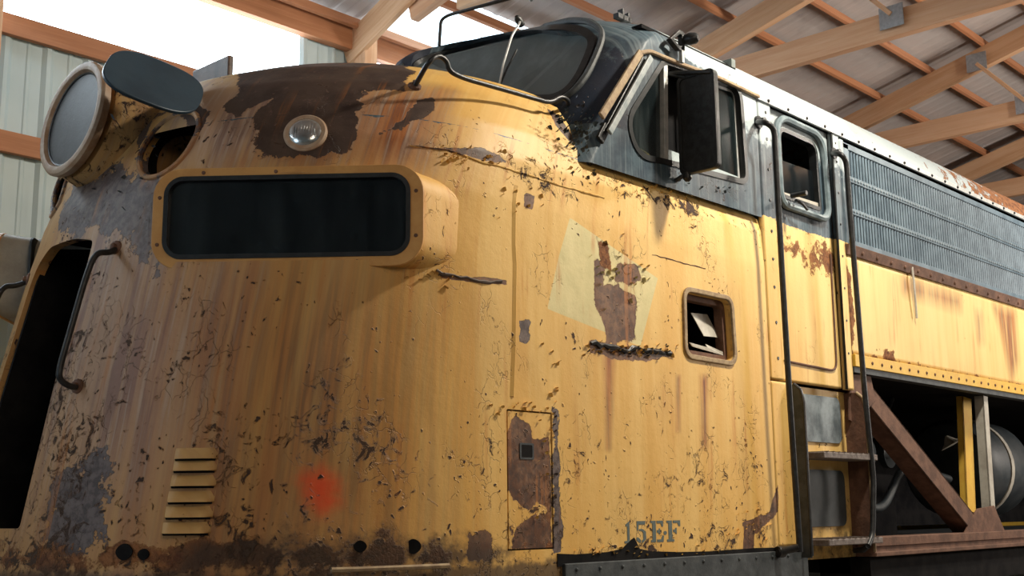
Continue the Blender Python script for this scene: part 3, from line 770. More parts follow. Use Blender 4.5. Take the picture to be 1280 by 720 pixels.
# ---- classification light openings with ring, cup and swung-open cover
for mir in (False, True):
    lp = mirror_uv(class_uv) if mir else class_uv
    ring = uvtube(lp, .01)
    o = part(MB().tube([p for p in ring], .013, 8, True).build('class_light_ring', LIV, smooth=True)); apply_paint(o, side=False)
    for kx, val in (('purple', .6), ('grey', .45), ('bare', -1.), ('rust', .3)): o.data.attributes[kx].data.foreach_set('value', np.full(len(o.data.vertices), val, np.float32))
    c = ring.mean(0); nin = np.array([.72, .60 if not mir else -.60, -.12]); nin /= np.linalg.norm(nin)
    cup = MB(); n = len(ring); V = list(ring)+[q+nin*.22 for q in ring]+[c+(q-c)*.6+nin*.24 for q in ring]
    cup.add(V, [(i, (i+1) % n, n+(i+1) % n, n+i) for i in range(n)]+[(n+i, n+(i+1) % n, 2*n+(i+1) % n, 2*n+i) for i in range(n)]+[tuple(2*n+i for i in range(n))])
    part(cup.build('class_light_cup', M_dark, smooth=True))
    if mir: continue
    tb = []
    L = PY(131, 80, .93); Rr = PY(250, 128, .93)
    cL = (L+Rr)/2; a = (Rr-L)/2; T = PY(202, 79, 1.06); B = PY(179, 129, .82); b = (T-B)/2
    s = np.array([1, -1, 1]) if mir else np.ones(3); off = np.array([0, 3, 0]) if mir else np.zeros(3)
    nn = np.cross(a, b); nn /= np.linalg.norm(nn)
    m = MB().disc(cL*s+off, a*s, b*s, 48, 2.9, nn*s*.016)
    lid = part(m.build('class_light_cover', M_navy, smooth=True, bevel=.004)); label(lid, 'dark oval cover swung up above the light opening')
    hp = Rr+np.array([.01, .0, -.02])
    part(MB().tube([(hp-np.array([.06, .0, -.0]))*s+off, (hp+np.array([.05, .03, .0]))*s+off], .012, 8).build('cover_hinge', M_blk, smooth=True), lid)

# ---- headlight
hc = np.array([2.435, 1.5, 3.222]); hax = np.array([-math.cos(R_(8)), 0, math.sin(R_(8))])
barrel = MB().lathe(hc, -hax, [(.05, 0.245), (.052, 0.263), (.07, 0.270), (.14, 0.286), (.26, 0.315), (.42, 0.347), (.60, 0.360), (.9, 0.324)], 64)
o = part(barrel.build('headlight_barrel', LIV, smooth=True)); apply_paint(o, side=False)
for kx, val in (('chips', .8), ('browning', .30), ('purple', .35), ('grey', .0), ('bare', .12), ('rust', -1), ('stain', .3)): o.data.attributes[kx].data.foreach_set('value', np.full(len(o.data.vertices), val, np.float32))
o['label'] = 'ochre headlight casing with chipped paint'
HB = o
part(MB().lathe(hc, hax, [(-.03, 0.263), (-.014, 0.270), (.004, 0.272), (.016, 0.263), (.020, 0.248), (.016, 0.230), (.0, 0.221), (-.05, 0.218)], 64).build('headlight_rim', M_tan, smooth=True), HB)
part(MB().lathe(hc, hax, [(-.03, 0.220), (-.018, 0.216), (-.012, 0.171), (-.006, 0.090), (-.004, 0.002)], 64).build('headlight_lens', M_lens, smooth=True), HB)
part(MB().lathe(hc, hax, [(-.004, 0.223), (.002, 0.220), (.0, 0.214), (-.02, 0.212)], 64).build('lens_gasket', M_blk2, smooth=True), HB)

# ---- small sealed-beam lamp let into the hood
lpnt = hit(382, 167); e = 1e-3
uu_, vv_ = uv_of(lpnt)
du_ = (surf(uu_+e, vv_)-surf(uu_-e, vv_)); dv_ = surf(uu_, vv_+e)-surf(uu_, vv_-e)
ln = np.cross(du_, dv_); ln /= np.linalg.norm(ln)
if ln @ (CP-lpnt) < 0: ln = -ln
lm = part(MB().lathe(lpnt, ln, [(-.02, .088), (.006, .090), (.013, .082), (.012, .070)], 40).build('hood_lamp_ring', M_tan, smooth=True))
part(MB().lathe(lpnt, ln, [(.004, .072), (.016, .064), (.026, .045), (.031, .02), (.032, .001)], 40).build('hood_lamp_lens', M_chrome, smooth=True), lm)
fl = MB()
ta = np.cross(ln, [0, 0, 1.0]); ta /= np.linalg.norm(ta); tb_ = np.cross(ln, ta)
for q in range(-4, 5):
    h_ = .05*math.sqrt(1-(q/5.2)**2); c = lpnt+ta*q*.011
    fl.tube([c+tb_*h_+ln*.022, c+ln*.033, c-tb_*h_+ln*.022], .0022, 5)
part(fl.build('lens_flutes', M_chrome, smooth=True), lm)

# ---- grab irons
def iron(name, path, r, feet=(), mir=False, mat=M_blk, fr=.03, lab=None):
    if mir: dx_ = .06 if name == 'nose_grab_iron' else 0; path = [(p[0]+dx_, 3-p[1], p[2]) for p in path]; feet = [((f[0]+dx_, 3-f[1], f[2]), (n[0], -n[1], n[2])) for f, n in feet]
    o = part(MB().tube(smooth_path(path, .06, 6), r, 12).build(name, mat, smooth=True))
    for f, n in feet:
        q = part(MB().lathe(f, n, [(-.012, fr), (.010, fr), (.014, fr*.8), (.016, fr*.45), (.030, fr*.42), (.033, .002)], 12).build('mounting_foot', M_rust, smooth=False, bevel=.002), o)
    if lab: label(o, lab)
    return o
fa = hit(146, 310); fb = hit(98, 483); sx = np.array([-.9, -.35, 0.1])
for mir in (False, True):
    y_ = 1.02
    path = [fa, PY(138, 316, y_), PY(119, 315, y_), PY(106, 350, y_), PY(75, 458, y_), PY(73, 474, y_), PY(88, 484, y_), fb]
    iron('nose_grab_iron', path, .0125, [(tuple(fa), tuple(sx)), (tuple(fb), tuple(sx))], mir)
ia = hit(518, 109); ib_ = hit(705, 139); y_ = .09
path = [ia, PY(535, 78, y_), PY(547, 68, y_), PY(559, 76, y_), PY(561, 89, y_), PY(580, 98, y_), PY(640, 115, y_), PY(688, 129, y_), PY(700, 120, y_), PY(710, 125, y_), ib_+np.array([.0, -.03, .03]), ib_]
for mir in (False, True):
    iron('hood_grab_iron', path, .011, [(tuple(ia), (-.3, -.6, .7)), (tuple(ib_), (-.1, -.7, .5))], mir)

# ---- louvres pressed into the lower nose
lv = [(218, 272, 572), (216, 271, 587), (213, 270, 606), (209, 268, 626), (206, 266, 645), (202, 263, 665)]
for (xa, xb, yy) in lv:
    ua, va = uv_of(hit(xa, yy)); ub, vb = uv_of(hit(xb, yy)); vm = (va+vb)/2
    m = MB(); N = 10; V = []
    for i in range(N+1):
        t = i/N; u = ua+(ub-ua)*t; p0 = surf(u, vm+.036); p1 = surf(u, vm-.004)
        nrm = np.array([p0[0]-3.9, p0[1]-1.5, 0]); nrm /= np.linalg.norm(nrm)
        k_ = .036*min(1, 6*t, 6*(1-t))**.6; V += [p0, surf(u, vm+.012)+nrm*k_*.8, p1+nrm*k_+np.array([0, 0, -.001]), p1+nrm*.001+np.array([0, 0, .004])]
    F = []
    for i in range(N):
        for q in range(3): F.append((4*i+q, 4*i+q+1, 4*i+q+5, 4*i+q+4))
    m.add(V, F); o = part(m.build('louvre', LIV, smooth=True)); apply_paint(o, side=False)
    for kx, val in (('browning', .45), ('chips', .2), ('stain', -1), ('purple', .25), ('grime', -1)): o.data.attributes[kx].data.foreach_set('value', np.full(len(o.data.vertices), val, np.float32))
    part(MB().tube([surf(ua+(ub-ua)*t, vm-.002)+np.array([-.002, -.002, -.004]) for t in np.linspace(.04, .96, 8)], .007, 6).build('louvre_slot', M_dark, smooth=True), o)
# rusted-through drain holes low on the nose
for (px, py, r) in ((450, 683, .022), (516, 683, .028), (156, 690, .030), (180, 693, .02)):
    p = hit(px, py); n_ = np.array([3.9-p[0], 1.5-p[1], 0]); n_ /= np.linalg.norm(n_)
    ta = np.cross(n_, [0, 0, 1.0]); part(MB().disc(p-n_*.007, ta*r*1.15, np.array([0, 0, r]), 20, 1.7, n_*.02).build('rust_hole', M_dark))
# moulding seam round the nose at belt height, ragged lap joints, vertical weld seam
def seam(name, pts, r, mat, lift=.002, jit=0, n=None):
    UVs = HUV(pts); out = []
    for i in range(len(UVs)-1):
        m_ = n or max(3, int(np.linalg.norm(UVs[i+1]-UVs[i])/.03))
        for j in range(m_):
            t = j/m_; q = UVs[i]*(1-t)+UVs[i+1]*t; p = surf(q[0], q[1]+random.uniform(-jit, jit)); d = CP-p; d[2] = 0; out.append(p+d/np.linalg.norm(d)*lift)
    rr = [r*random.uniform(.55, 1.25) if jit else r for _ in out]
    return part(MB().tube(out, rr, 6).build(name, mat, smooth=True))
seam('belt_seam', [(512, 182), (560, 188), (600, 202), (660, 219), (700, 232), (760, 249), (815, 268), (885, 336)][:6], .0045, LIV, jit=.002)
seam('weld_seam', [(643, 232), (641, 330), (640, 430), (637, 505)], .018, LIV, -.0163)
o = [q for q in loco.children if q.name.startswith('weld_seam') or q.name.startswith('belt_seam')]
for q in o: apply_paint(q)
seam('lap_joint', [(545, 340), (575, 347), (605, 352), (633, 351)], .0075, M_hatch, jit=.006)
seam('lap_joint', [(738, 430), (765, 436), (800, 438), (842, 444)], .012, M_blk, jit=.012)
seam('lap_joint', [(815, 318), (850, 328), (886, 337)], .0022, M_rust, jit=.003)

# ---- curled paint flakes: nobody could count them
def flakes(name, spots, mat, seed=1):
    rnd = random.Random(seed); m = MB()
    for (px, py, sx_, sy_, cnt, size) in spots:
        for _ in range(cnt):
            qx = rnd.gauss(px, sx_); qy = rnd.gauss(py, sy_); p = hit(qx, qy)
            if p[0] > 4.2 and p[2] > 3.15: p = cab_hit(qx, qy)
            d = np.array([p[0]-4.2, p[1]-1.5, 0]) if p[0] < 3.6 else np.array([0, -1.0, 0]); d /= np.linalg.norm(d)
            t1 = np.cross(d, [0, 0, 1.0]); t1 /= np.linalg.norm(t1); up = np.array([0, 0, 1.0])
            an = rnd.uniform(-.9, .9); a = t1*math.cos(an)+up*math.sin(an); b = -t1*math.sin(an)+up*math.cos(an)
            L = size*rnd.uniform(.5, 1.7); W = size*rnd.uniform(.25, .7); V = []; K = 4
            for i in range(K+1):
                t = i/K; wv = W*math.sin(.5+2.0*t)*rnd.uniform(.8, 1.2); V += [p+a*L*(t-.5)-b*wv*.2+d*.001, p+a*L*(t-.5)+b*wv*.55+d*(.004+.3*size*t*rnd.uniform(.6, 1)), p+a*L*(t-.5)+b*wv+d*(.010+.5*size*t)]
            F = []
            for i in range(K):
                for q in range(2): F.append((3*i+q, 3*i+q+1, 3*i+q+4, 3*i+q+3))
            m.add(V, F)
    o = part(m.build(name, mat, fix=False)); o['kind'] = 'stuff'; return o
def cab_hit(px, py): return PY(px, py, -.002)

# ---- plate hatch low on the side
hx0, hx1 = hatch_xz[0][0], hatch_xz[1][0]
ho = MB().box((hx0+.006, .004, 1.331), (hx1-.006, .016, 1.894)).build('side_hatch', LIV, bevel=.002)
# subdivide the face so that paint regions can sit on it
bm = bmesh.new(); bm.from_mesh(ho.data); bmesh.ops.subdivide_edges(bm, edges=bm.edges[:], cuts=24, use_grid_fill=True); bm.to_mesh(ho.data); bm.free()
part(ho); apply_paint(ho)
co = np.array([v.co[:] for v in ho.data.vertices]); fx = (co[:, 0]-hx0)/(hx1-hx0); fz = (co[:, 2]-1.33)/.565
pl = P2([(645, 518), (662, 530), (668, 548), (688, 545), (690, 640), (672, 625), (660, 640), (640, 622), (628, 600), (628, 545), (636, 540)])
pl2 = P2([(628, 650), (645, 660), (640, 688), (690, 688), (690, 640), (665, 645), (640, 668), (632, 640)])
f = np.maximum(np.clip(.5-sdf_poly(co[:, 0], co[:, 2], pl)/.05, -.5, 1.3), np.clip(.5-sdf_poly(co[:, 0], co[:, 2], pl2)/.05, -.5, 1.3))
ho.data.attributes['bare'].data.foreach_set('value', f.astype(np.float32))
ho.data.attributes['rust'].data.foreach_set('value', np.clip(.45-(co[:, 2]-1.33)/.3, -.5, .45).astype(np.float32))
label(ho, 'brown-primered plate hatch with a small square key hole')
kx, kz = P2([(659, 564)])[0]
part(MB().ring([(a, .001, b) for a, b in rrect(kx-.044, kx+.044, kz-.034, kz+.034, .006, 3)], [(a, .001, b) for a, b in rrect(kx-.034, kx+.034, kz-.026, kz+.026, .005, 3)], (0, .006, 0)).build('key_hole_rim', M_sill), ho)
part(MB().box((kx-.035, .002, kz-.027), (kx+.035, .0045, kz+.027)).build('key_hole', M_dark), ho)
part(MB().box((3.45, .05, 1.3), (4.05, .06, 1.93)).build('hatch_backing', M_dark))

# ---- small square vent opening with a bent flap inside
fo = offset_poly(vent_xz, .026)
vf = part(MB().ring([(a, -.012, b) for a, b in fo], [(a, -.012, b) for a, b in vent_xz], (0, .03, 0)).build('vent_frame', M_cream, bevel=.004))
label(vf, 'rusty cream frame of the small square side opening')
part(MB().ring([(a, .035, b) for a, b in offset_poly(vent_xz, .004)], [(a, .035, b) for a, b in offset_poly(vent_xz, -.03)], (0, .05, 0)).build('inner_frame', M_rust), vf)
vx = [p[0] for p in vent_xz]; vz = [p[1] for p in vent_xz]
part(MB().box((min(vx)-.1, .30, min(vz)-.1), (max(vx)+.1, .31, max(vz)+.1)).build('vent_box_back', M_dark), vf)
for a_, b_ in (((min(vx)-.1, .05, min(vz)-.1), (min(vx)-.09, .3, max(vz)+.1)), ((max(vx)+.09, .05, min(vz)-.1), (max(vx)+.1, .3, max(vz)+.1)),
               ((min(vx)-.1, .05, min(vz)-.1), (max(vx)+.1, .3, min(vz)-.09)), ((min(vx)-.1, .05, max(vz)+.09), (max(vx)+.1, .3, max(vz)+.1))):
    part(MB().box(a_, b_).build('vent_box_side', M_dark), vf)
pf = [PY(864, 391, .06), PY(884, 393, .10), PY(899, 422, .07), PY(880, 420, .03)]
fl_ = part(MB().prism(pf, (0, .004, 0)).build('bent_flap', M_white), vf); label(fl_, 'loose pale flap hanging in the opening')
part(MB().prism([PY(862, 428, .04), PY(884, 434, .04), PY(882, 430, .05), PY(908, 442, .04), PY(906, 445, .04), PY(866, 433, .04)], (0, .006, 0)).build('bent_flap', M_white), vf)

# ---- stencilled inspection mark: 15 EF
def glyphs():
    G_ = {}
    G_['1'] = [[(.18, 0), (.82, 0), (.82, .10), (.62, .12), (.62, 1), (.30, .86), (.30, .76), (.42, .78), (.42, .12), (.18, .10)]]
    G_['5'] = [[(.15, .55), (.15, 1), (.85, 1), (.80, .84), (.28, .84), (.28, .62)], [(.30, .55), (.34, .63), (.62, .63), (.86, .50), (.86, .16), (.60, 0), (.53, 0), (.53, .09), (.64, .16), (.64, .46), (.54, .54)],
               [(.46, 0), (.30, .02), (.10, .12), (.14, .26), (.28, .24), (.46, .10)]]
    G_['E'] = [[(.05, 0), (.05, .10), (.16, .12), (.16, .88), (.05, .90), (.05, 1), (.40, 1), (.40, 0)], [(.47, 1), (.92, 1), (.92, .72), (.82, .72), (.74, .88), (.47, .88)],
               [(.47, .56), (.58, .56), (.62, .64), (.70, .64), (.70, .36), (.62, .36), (.58, .44), (.47, .44)], [(.47, 0), (.92, 0), (.96, .30), (.85, .30), (.76, .12), (.47, .12)]]
    G_['F'] = [[(.05, 0), (.05, .10), (.16, .12), (.16, .88), (.05, .90), (.05, 1), (.40, 1), (.40, .12), (.52, .10), (.52, 0)], [(.47, 1), (.95, 1), (.95, .72), (.84, .72), (.76, .88), (.47, .88)],
               [(.47, .56), (.58, .56), (.62, .64), (.70, .64), (.70, .36), (.62, .36), (.58, .44), (.47, .44)]]
    return G_
GL = glyphs(); tx = MB()
for chx, xa, xb in (('1', 778, 793), ('5', 794, 810), ('E', 813, 831), ('F', 833, 852)):
    pa = PY(xa, 683, 0)[0]; pb = PY(xb, 683, 0)[0]; zb_ = 1.335 if chx in '15' else 1.325+.01; zh = .098
    for poly in GL[chx]:
        tx.prism([(pa+(pb-pa)*a, -.0015, zb_+zh*b) for a, b in poly], (0, .004, 0))
tx.prism([(PY(831.5, 670, 0)[0]+.014*math.cos(t*.785), -.0015, 1.376+.009*math.sin(t*.785)) for t in range(8)], (0, .004, 0))
o = part(tx.build('stencilled_mark', M_text)); label(o, 'slate stencilled letters 15EF near the bottom edge')
# ---- dark torn gap and riveted sill under the cab
gap = MB(); top = [(697, 692), (720, 693), (760, 690), (778, 686), (788, 676), (793, 672), (800, 686), (815, 689), (850, 690), (890, 689), (915, 687), (945, 685), (985, 684)]
pts = [tuple(PY(a, b, -.0035)) for a, b in top]; low = [(p[0], p[1], 1.25) for p in pts]
for i in range(len(pts)-1): gap.prism([low[i], low[i+1], pts[i+1], pts[i]], (0, .006, 0))
part(gap.build('torn_gap', M_dark))
sill = part(MB().box((3.975, -.018, 1.10), (6.02, .05, 1.262)).build('cab_sill', M_sill, bevel=.004))
for x_ in np.arange(4.05, 6.0, .16):
    part(MB().lathe((x_, -.018, 1.235), (0, -1, 0), [(0, .009), (.004, .008), (.007, .003)], 8).build('rivet', M_sill, smooth=True), sill)
nb = [surf(u, 1.205) for u in np.linspace(-UC*2+.1, .31, 100)]
m = MB(); V = []
for p in nb:
    n_ = np.array([p[0]-3.9, p[1]-1.5, 0]); n_ /= np.linalg.norm(n_); V += [p+n_*.012+[0, 0, -.012], p+n_*.012+[0, 0, -.20], p-n_*.03+[0, 0, -.20], p-n_*.03+[0, 0, -.012]]
F = []
for i in range(len(nb)-1):
    for q in range(4): F.append((4*i+q, 4*i+(q+1) % 4, 4*i+4+(q+1) % 4, 4*i+4+q))
m.add(V, F); part(m.build('nose_sill', M_sill, smooth=False))
pb_ = [surf(*uv) for uv in zip(np.linspace(*HUV([(415, 700), (560, 698)])[:, 0], 14), [1.285]*14)]
part(MB().tube([p+np.array([-.012, -.016, -.004]) for p in pb_], .010, 6).build('bumper_strip', M_cream, smooth=True))

# ---- cab shell: horizontal slices from the belt line to the crown of the roof
def xcen(z):
    z = np.asarray(z, float); base = 4.33+.6*(z-3.93)
    return base+np.interp(z, [3.06, 3.97, 4.02, 4.08, 4.14, 4.20, 4.25, 4.285, 4.3], [0, 0, .02, .07, .16, .32, .55, .85, 1.2])
def xpil(z):
    z = np.asarray(z, float); return 4.27+.645*(np.minimum(z, 3.83)-3.145)+np.maximum(z-3.83, 0)*1.4
def inset(z): return 1.5*(1-np.sqrt(np.clip(1-((np.asarray(z, float)-3.8)/.5)**2, 0, 1))*1)*(np.asarray(z) > 3.8)
UB, UW = -.45, -1.57
def cabsurf(u, z):
    u = np.asarray(u, float); z = np.asarray(z, float); far = u < UW; uf = np.where(far, 2*UW-u, u)
    xc = xcen(z); xp = np.maximum(xpil(z), xc+.3)
    xw = xc+.224; t = np.clip(-uf/-UB, 0, 1)
    p0x, p0y = xw, .38; p2x, p2y = xp, 0.0; p1x, p1y = xw+.035+.25*(xp-xw-.2).clip(0), .07
    bx = (1-t)**2*p2x+2*t*(1-t)*p1x+t*t*p0x; by = (1-t)**2*p2y+2*t*(1-t)*p1y+t*t*p0y
    yw_ = .38+(UB-uf); wx = xc+(1.5-yw_)*.2
    sxx = xp+np.maximum(uf, 0)/1.3*(5.745-xp)
    x = np.where(uf >= 0, sxx, np.where(uf >= UB, bx, wx)); y = np.where(uf >= 0, 0., np.where(uf >= UB, by, yw_))
    i = inset(z); y = i+y*(1-i/1.5); y = np.where(far, 3-y, y)
    z = z+.045*np.clip(1-((y-1.5)/1.15)**2, 0, 1)*np.clip((z-3.96)/.06, 0, 1)*np.clip((5.5-x)/.6, 0, 1)
    return np.stack([x, y, z], -1)
# windscreen opening on its raked plane
def WS(px, py, off=0.0):
    n_ = np.array([1, .2, -.6]); c_ = 4.33-.6*3.93+.3-off; d = ray(px, py); t = (c_-CP@n_)/(d@n_); return CP+d*t
ws_px = [(508, 76), (538, 54), (588, 39), (640, 33), (700, 34), (728, 39), (740, 50), (734, 68), (722, 94), (708, 112), (690, 121), (650, 121), (600, 118), (560, 114), (516, 108)]
ws_yz = [(float(WS(a, b)[1]), float(WS(a, b)[2])) for a, b in ws_px]
ws_yz = [(min(y, 1.44), z) for y, z in ws_yz]
ws_yz = round_poly(ws_yz, .05, 4)
ws_uz = [(UB-(y-.38), z) for y, z in ws_yz]
sw_xz = round_poly(P2([(783, 150), (829, 76), (855, 85), (925, 109), (934, 229), (833, 203), (797, 195)]), [.10, .05, .03, .09, .07, .03, .09])
def XZ2CAB(pts):
    out = []
    for x, z in pts:
        xp = float(max(xpil(z), xcen(z)+.3)); out.append(((x-xp)/(5.745-xp)*1.3, z))
    return out
sw_uz = XZ2CAB(sw_xz)
us = np.concatenate([np.linspace(2*UW-1.3, 2*UW, 60)[:-1], np.linspace(2*UW, UW, 100)[:-1], np.linspace(UW, 0, 130)[:-1], np.linspace(0, 1.3, 115)])
vs = np.concatenate([np.linspace(3.085, 3.8, 72)[:-1], 3.8+.4995*np.sin(np.linspace(0, math.pi/2, 40))])
cab = cut_sheet('cab_shell', us, vs, cabsurf, [ws_uz, [(2*UW-a, b) for a, b in ws_uz], sw_uz, [(2*UW-a, b) for a, b in sw_uz]], LIV, None,
                lambda co: (0, 1, 0) if co[1] < .1 else ((0, -1, 0) if co[1] > 2.9 else (.94, .17, -.28)), .045)
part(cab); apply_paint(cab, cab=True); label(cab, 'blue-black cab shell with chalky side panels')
cme = cab.data; cc_ = np.array([v.co[:] for v in cme.vertices])
gold = np.clip(.30-np.hypot((cc_[:, 0]-PY(735, 118, .15)[0])/1.1, cc_[:, 2]-PY(735, 118, .15)[2])/.16, -1, .45)
gold = np.where(cc_[:, 1] < .6, gold, -1)
bl = np.full(len(cc_), 1.5); bl -= np.clip(gold, 0, 1)*2.6; cme.attributes['blue'].data.foreach_set('value', bl.astype(np.float32))
# panes
for s_ in (0, 1):
    off = .035; pts = [np.array([xcen(z)+(1.5-y)*.2+off, y if not s_ else 3-y, z]) for y, z in offset_poly(ws_yz, .01)]
    pn = part(MB().prism(pts, (.006, 0, 0)).build('windscreen_pane', M_glassw)); label(pn, 'dusty raked windscreen pane with a bluish sheen in its tint')
    rg = lambda d, o: [(xcen(z)+(1.5-y)*.2+o, y if not s_ else 3-y, z) for y, z in offset_poly(ws_yz, d)]
    part(MB().ring(rg(.028, -.006), rg(-.012, -.006), (.03, 0, -.01)).build('windscreen_gasket', M_blk2, smooth=True), pn)
    # raised brow moulding outside the gasket
    arc = [q for q in rg(.062, -.004)]
    part(MB().tube(arc, .018, 8, True).build('windscreen_surround', M_sill, smooth=True), pn)
# wiper: arm and blade on the near pane
wp = part(MB().tube(smooth_path([WS(650, 27, .01), WS(649, 30, .05), WS(640, 44, .045), WS(629, 80, .04), WS(624, 108, .03)], .03), .0065, 8).build('wiper_arm', M_alu, smooth=True))
part(MB().tube([WS(646, 62, .012), WS(634, 85, .012), WS(624, 108, .02)], .006, 6).build('wiper_blade', M_blk, smooth=True), wp)
part(MB().lathe(WS(650, 28, .0), (-.9, -.2, .5), [(-.02, .022), (.03, .020), (.045, .010)], 14).build('wiper_motor_boss', M_blk, smooth=True), wp)
# roof rail on the cab front roof and small bracket
rp = [WS(549, 57, .0), WS(551, 25, .05), WS(560, 19, .06), WS(600, 8, .10), WS(660, -8, .1), WS(664, 0, 0)]
part(MB().tube(smooth_path(rp, .04), .010, 8).build('roof_grab_rail', M_blk, smooth=True))
bp = PY(778, 20, .42)
part(MB().box(bp-np.array([.06, .02, .03]), bp+np.array([.06, .02, .0])).box(bp-np.array([.02, .02, .03]), bp+np.array([-.005, .02, .035])).box(bp+np.array([.03, -.02, -.03]), bp+np.array([.045, .02, .025])).build('roof_cleat', M_blk, bevel=.003))

# ---- cab interior seen through the glass
part(MB().box((5.60, .06, 2.1), (5.64, 2.94, 4.0)).build('cab_rear_wall', M_cabin))
part(MB().box((4.3, .06, 2.6), (5.64, 2.94, 2.64)).build('cab_floor', M_dark))
part(MB().box((4.75, .06, 3.93), (5.64, 2.94, 3.95)).build('cab_ceiling_lining', M_dark))
part(MB().box((4.55, .5, 3.0), (4.80, 2.5, 3.42)).build('dashboard', M_dark, bevel=.02))
seat = MB().box((5.10, .38, 3.05), (5.48, .78, 3.14)).box((5.42, .38, 3.1), (5.50, .78, 3.62))
part(seat.build('cab_seat', M_blk2, bevel=.03))
# ---- side window joinery
def strip(name, pts, y0, y1, mat, parent=None, bevel=.002): # polygon in (x,z)
    return part(MB().prism([(a, y0, b) for a, b in pts], (0, y1-y0, 0)).build(name, mat, bevel=bevel), parent)
swf = part(MB().ring([(a, -.006, b) for a, b in offset_poly(sw_xz, .014)], [(a, -.006, b) for a, b in offset_poly(sw_xz, -.016)], (0, .045, 0)).build('side_window_gasket', M_blk2))
dv = P2([(829, 78), (834, 80), (835, 205), (830, 203)]); strip('window_divider', dv, -.004, .03, M_alu, swf)
ventg = round_poly(P2([(785, 150), (829, 78), (831, 203), (799, 194)]), [.08, .02, .02, .08]); g_ = strip('vent_pane', ventg, .022, .027, M_glasss, swf, 0); label(g_, 'dull triangular vent pane')
g_ = strip('lower_sash', P2([(835, 184), (926, 220), (930, 231), (835, 205)]), .018, .034, metal_paint('pale_blue_sash', (.30, .37, .38), (.38, .44, .45), .6, 12, .05), swf); label(g_, 'chalky blue lower sash strip')
rp_ = P2([(893, 103), (926, 114), (930, 222), (899, 212)]); g_ = strip('sliding_pane', rp_, .030, .036, M_glasss, swf, 0)
of = round_poly(P2([(888, 98), (925, 111), (931, 226), (893, 214)]), [.01, .06, .03, .01]); 
part(MB().ring([(a, .028, b) for a, b in of], [(a, .028, b) for a, b in offset_poly(of, -.022)], (0, .016, 0)).build('sliding_pane_frame', M_alu), swf)
part(MB().box((PY(835, 80)[0], .20, 3.2), (PY(893, 103)[0]-.02, .21, 3.8)).build('cab_side_dark_panel', M_dark), swf)  # dark panel behind the open part of the side window
# windscreen-side pillar trims: cream strip, gap, pale deflector strip
def pil(px0, px1, wd, mat, name, y=-.012, lab=None):
    a0 = PY(*px0, y); a1 = PY(*px1, y); dirv = (a1-a0)/np.linalg.norm(a1-a0); pr = np.array([dirv[2], 0, -dirv[0]])*wd/2
    o = part(MB().prism([a0-pr, a0+pr, a1+pr, a1-pr], (0, -.016, 0)).build(name, mat, bevel=.004))
    if lab: label(o, lab)
    return o
pil((750, 146), (799, 66), .040, M_cream, 'pillar_strip', lab='rusty cream strip up the corner pillar')
pil((753, 168), (803, 74), .030, M_blk, 'pillar_channel', -.004)
pil((760, 166), (812, 72), .034, metal_paint('chalky_grey_trim', (.20, .24, .25), (.34, .37, .37), .5, 14, .08), 'wind_deflector', -.03, 'pale metal wind deflector bar')
pil((748, 176), (757, 158), .05, M_blk2, 'pillar_foot_plate', -.002)
gtp = [PY(798, 64, -.02), PY(806, 59, -.02), PY(860, 84, -.02), PY(930, 118, -.02)]
part(MB().tube(smooth_path([PY(a, b, -.012) for a, b in ((800, 66), (812, 64), (845, 78), (900, 98), (948, 121))], .03), .012, 8).build('window_drip_rail', M_cream, smooth=True))

# ---- roof aft of the cab, rain gutter
def roofsec(x, t): # t 0..1 over the crown, near to far
    a = math.pi*t; return (x, 1.5-1.5*math.cos(a), 3.8+.5*math.sin(a))
xs_ = np.concatenate([np.linspace(5.74, 10, 60), np.linspace(10.2, 24, 40)]); ts_ = np.linspace(0, 1, 50)
m = MB(); V = [roofsec(x, t) for x in xs_ for t in ts_]; n = len(ts_)
m.add(V, [(i*n+j, (i+1)*n+j, (i+1)*n+j+1, i*n+j+1) for i in range(len(xs_)-1) for j in range(n-1)])
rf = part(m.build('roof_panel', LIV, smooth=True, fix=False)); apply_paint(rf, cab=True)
rco = np.array([v.co[:] for v in rf.data.vertices])
rf.data.attributes['rust'].data.foreach_set('value', np.clip(.1+(rco[:, 0]-7.6)/3, -.2, .85).astype(np.float32))
rf.data.attributes['paled'].data.foreach_set('value', np.clip(1.5-(rco[:, 2]-4.15)/.4-(rco[:, 0]-8.0)/4, -.3, 1.5).astype(np.float32))  # roof paler low down and towards the cab
gu = MB(); gu.prism([(5.74, -.018, 3.775), (5.74, .0, 3.775), (5.74, .0, 3.815), (5.74, -.018, 3.805)], (18.2, 0, 0))
gut = part(gu.build('rain_gutter', M_cream if False else M_alu, bevel=.003)); label(gut, 'riveted pale gutter strip along the roof edge')
for x_ in np.arange(5.85, 10.2, .22): part(MB().lathe((x_, -.018, 3.79), (0, -1, 0), [(0, .011), (.006, .009), (.010, .003)], 8).build('rivet', M_blk, smooth=True), gut)

# ---- far side sheet and rear end so that the body is closed
part(MB().box((5.745, 2.98, 1.2), (24, 3.0, 3.8)).build('far_side_sheet', M_yel2))
part(MB().box((23.95, .02, 1.2), (24, 2.98, 3.8)).build('rear_bulkhead', M_dark))

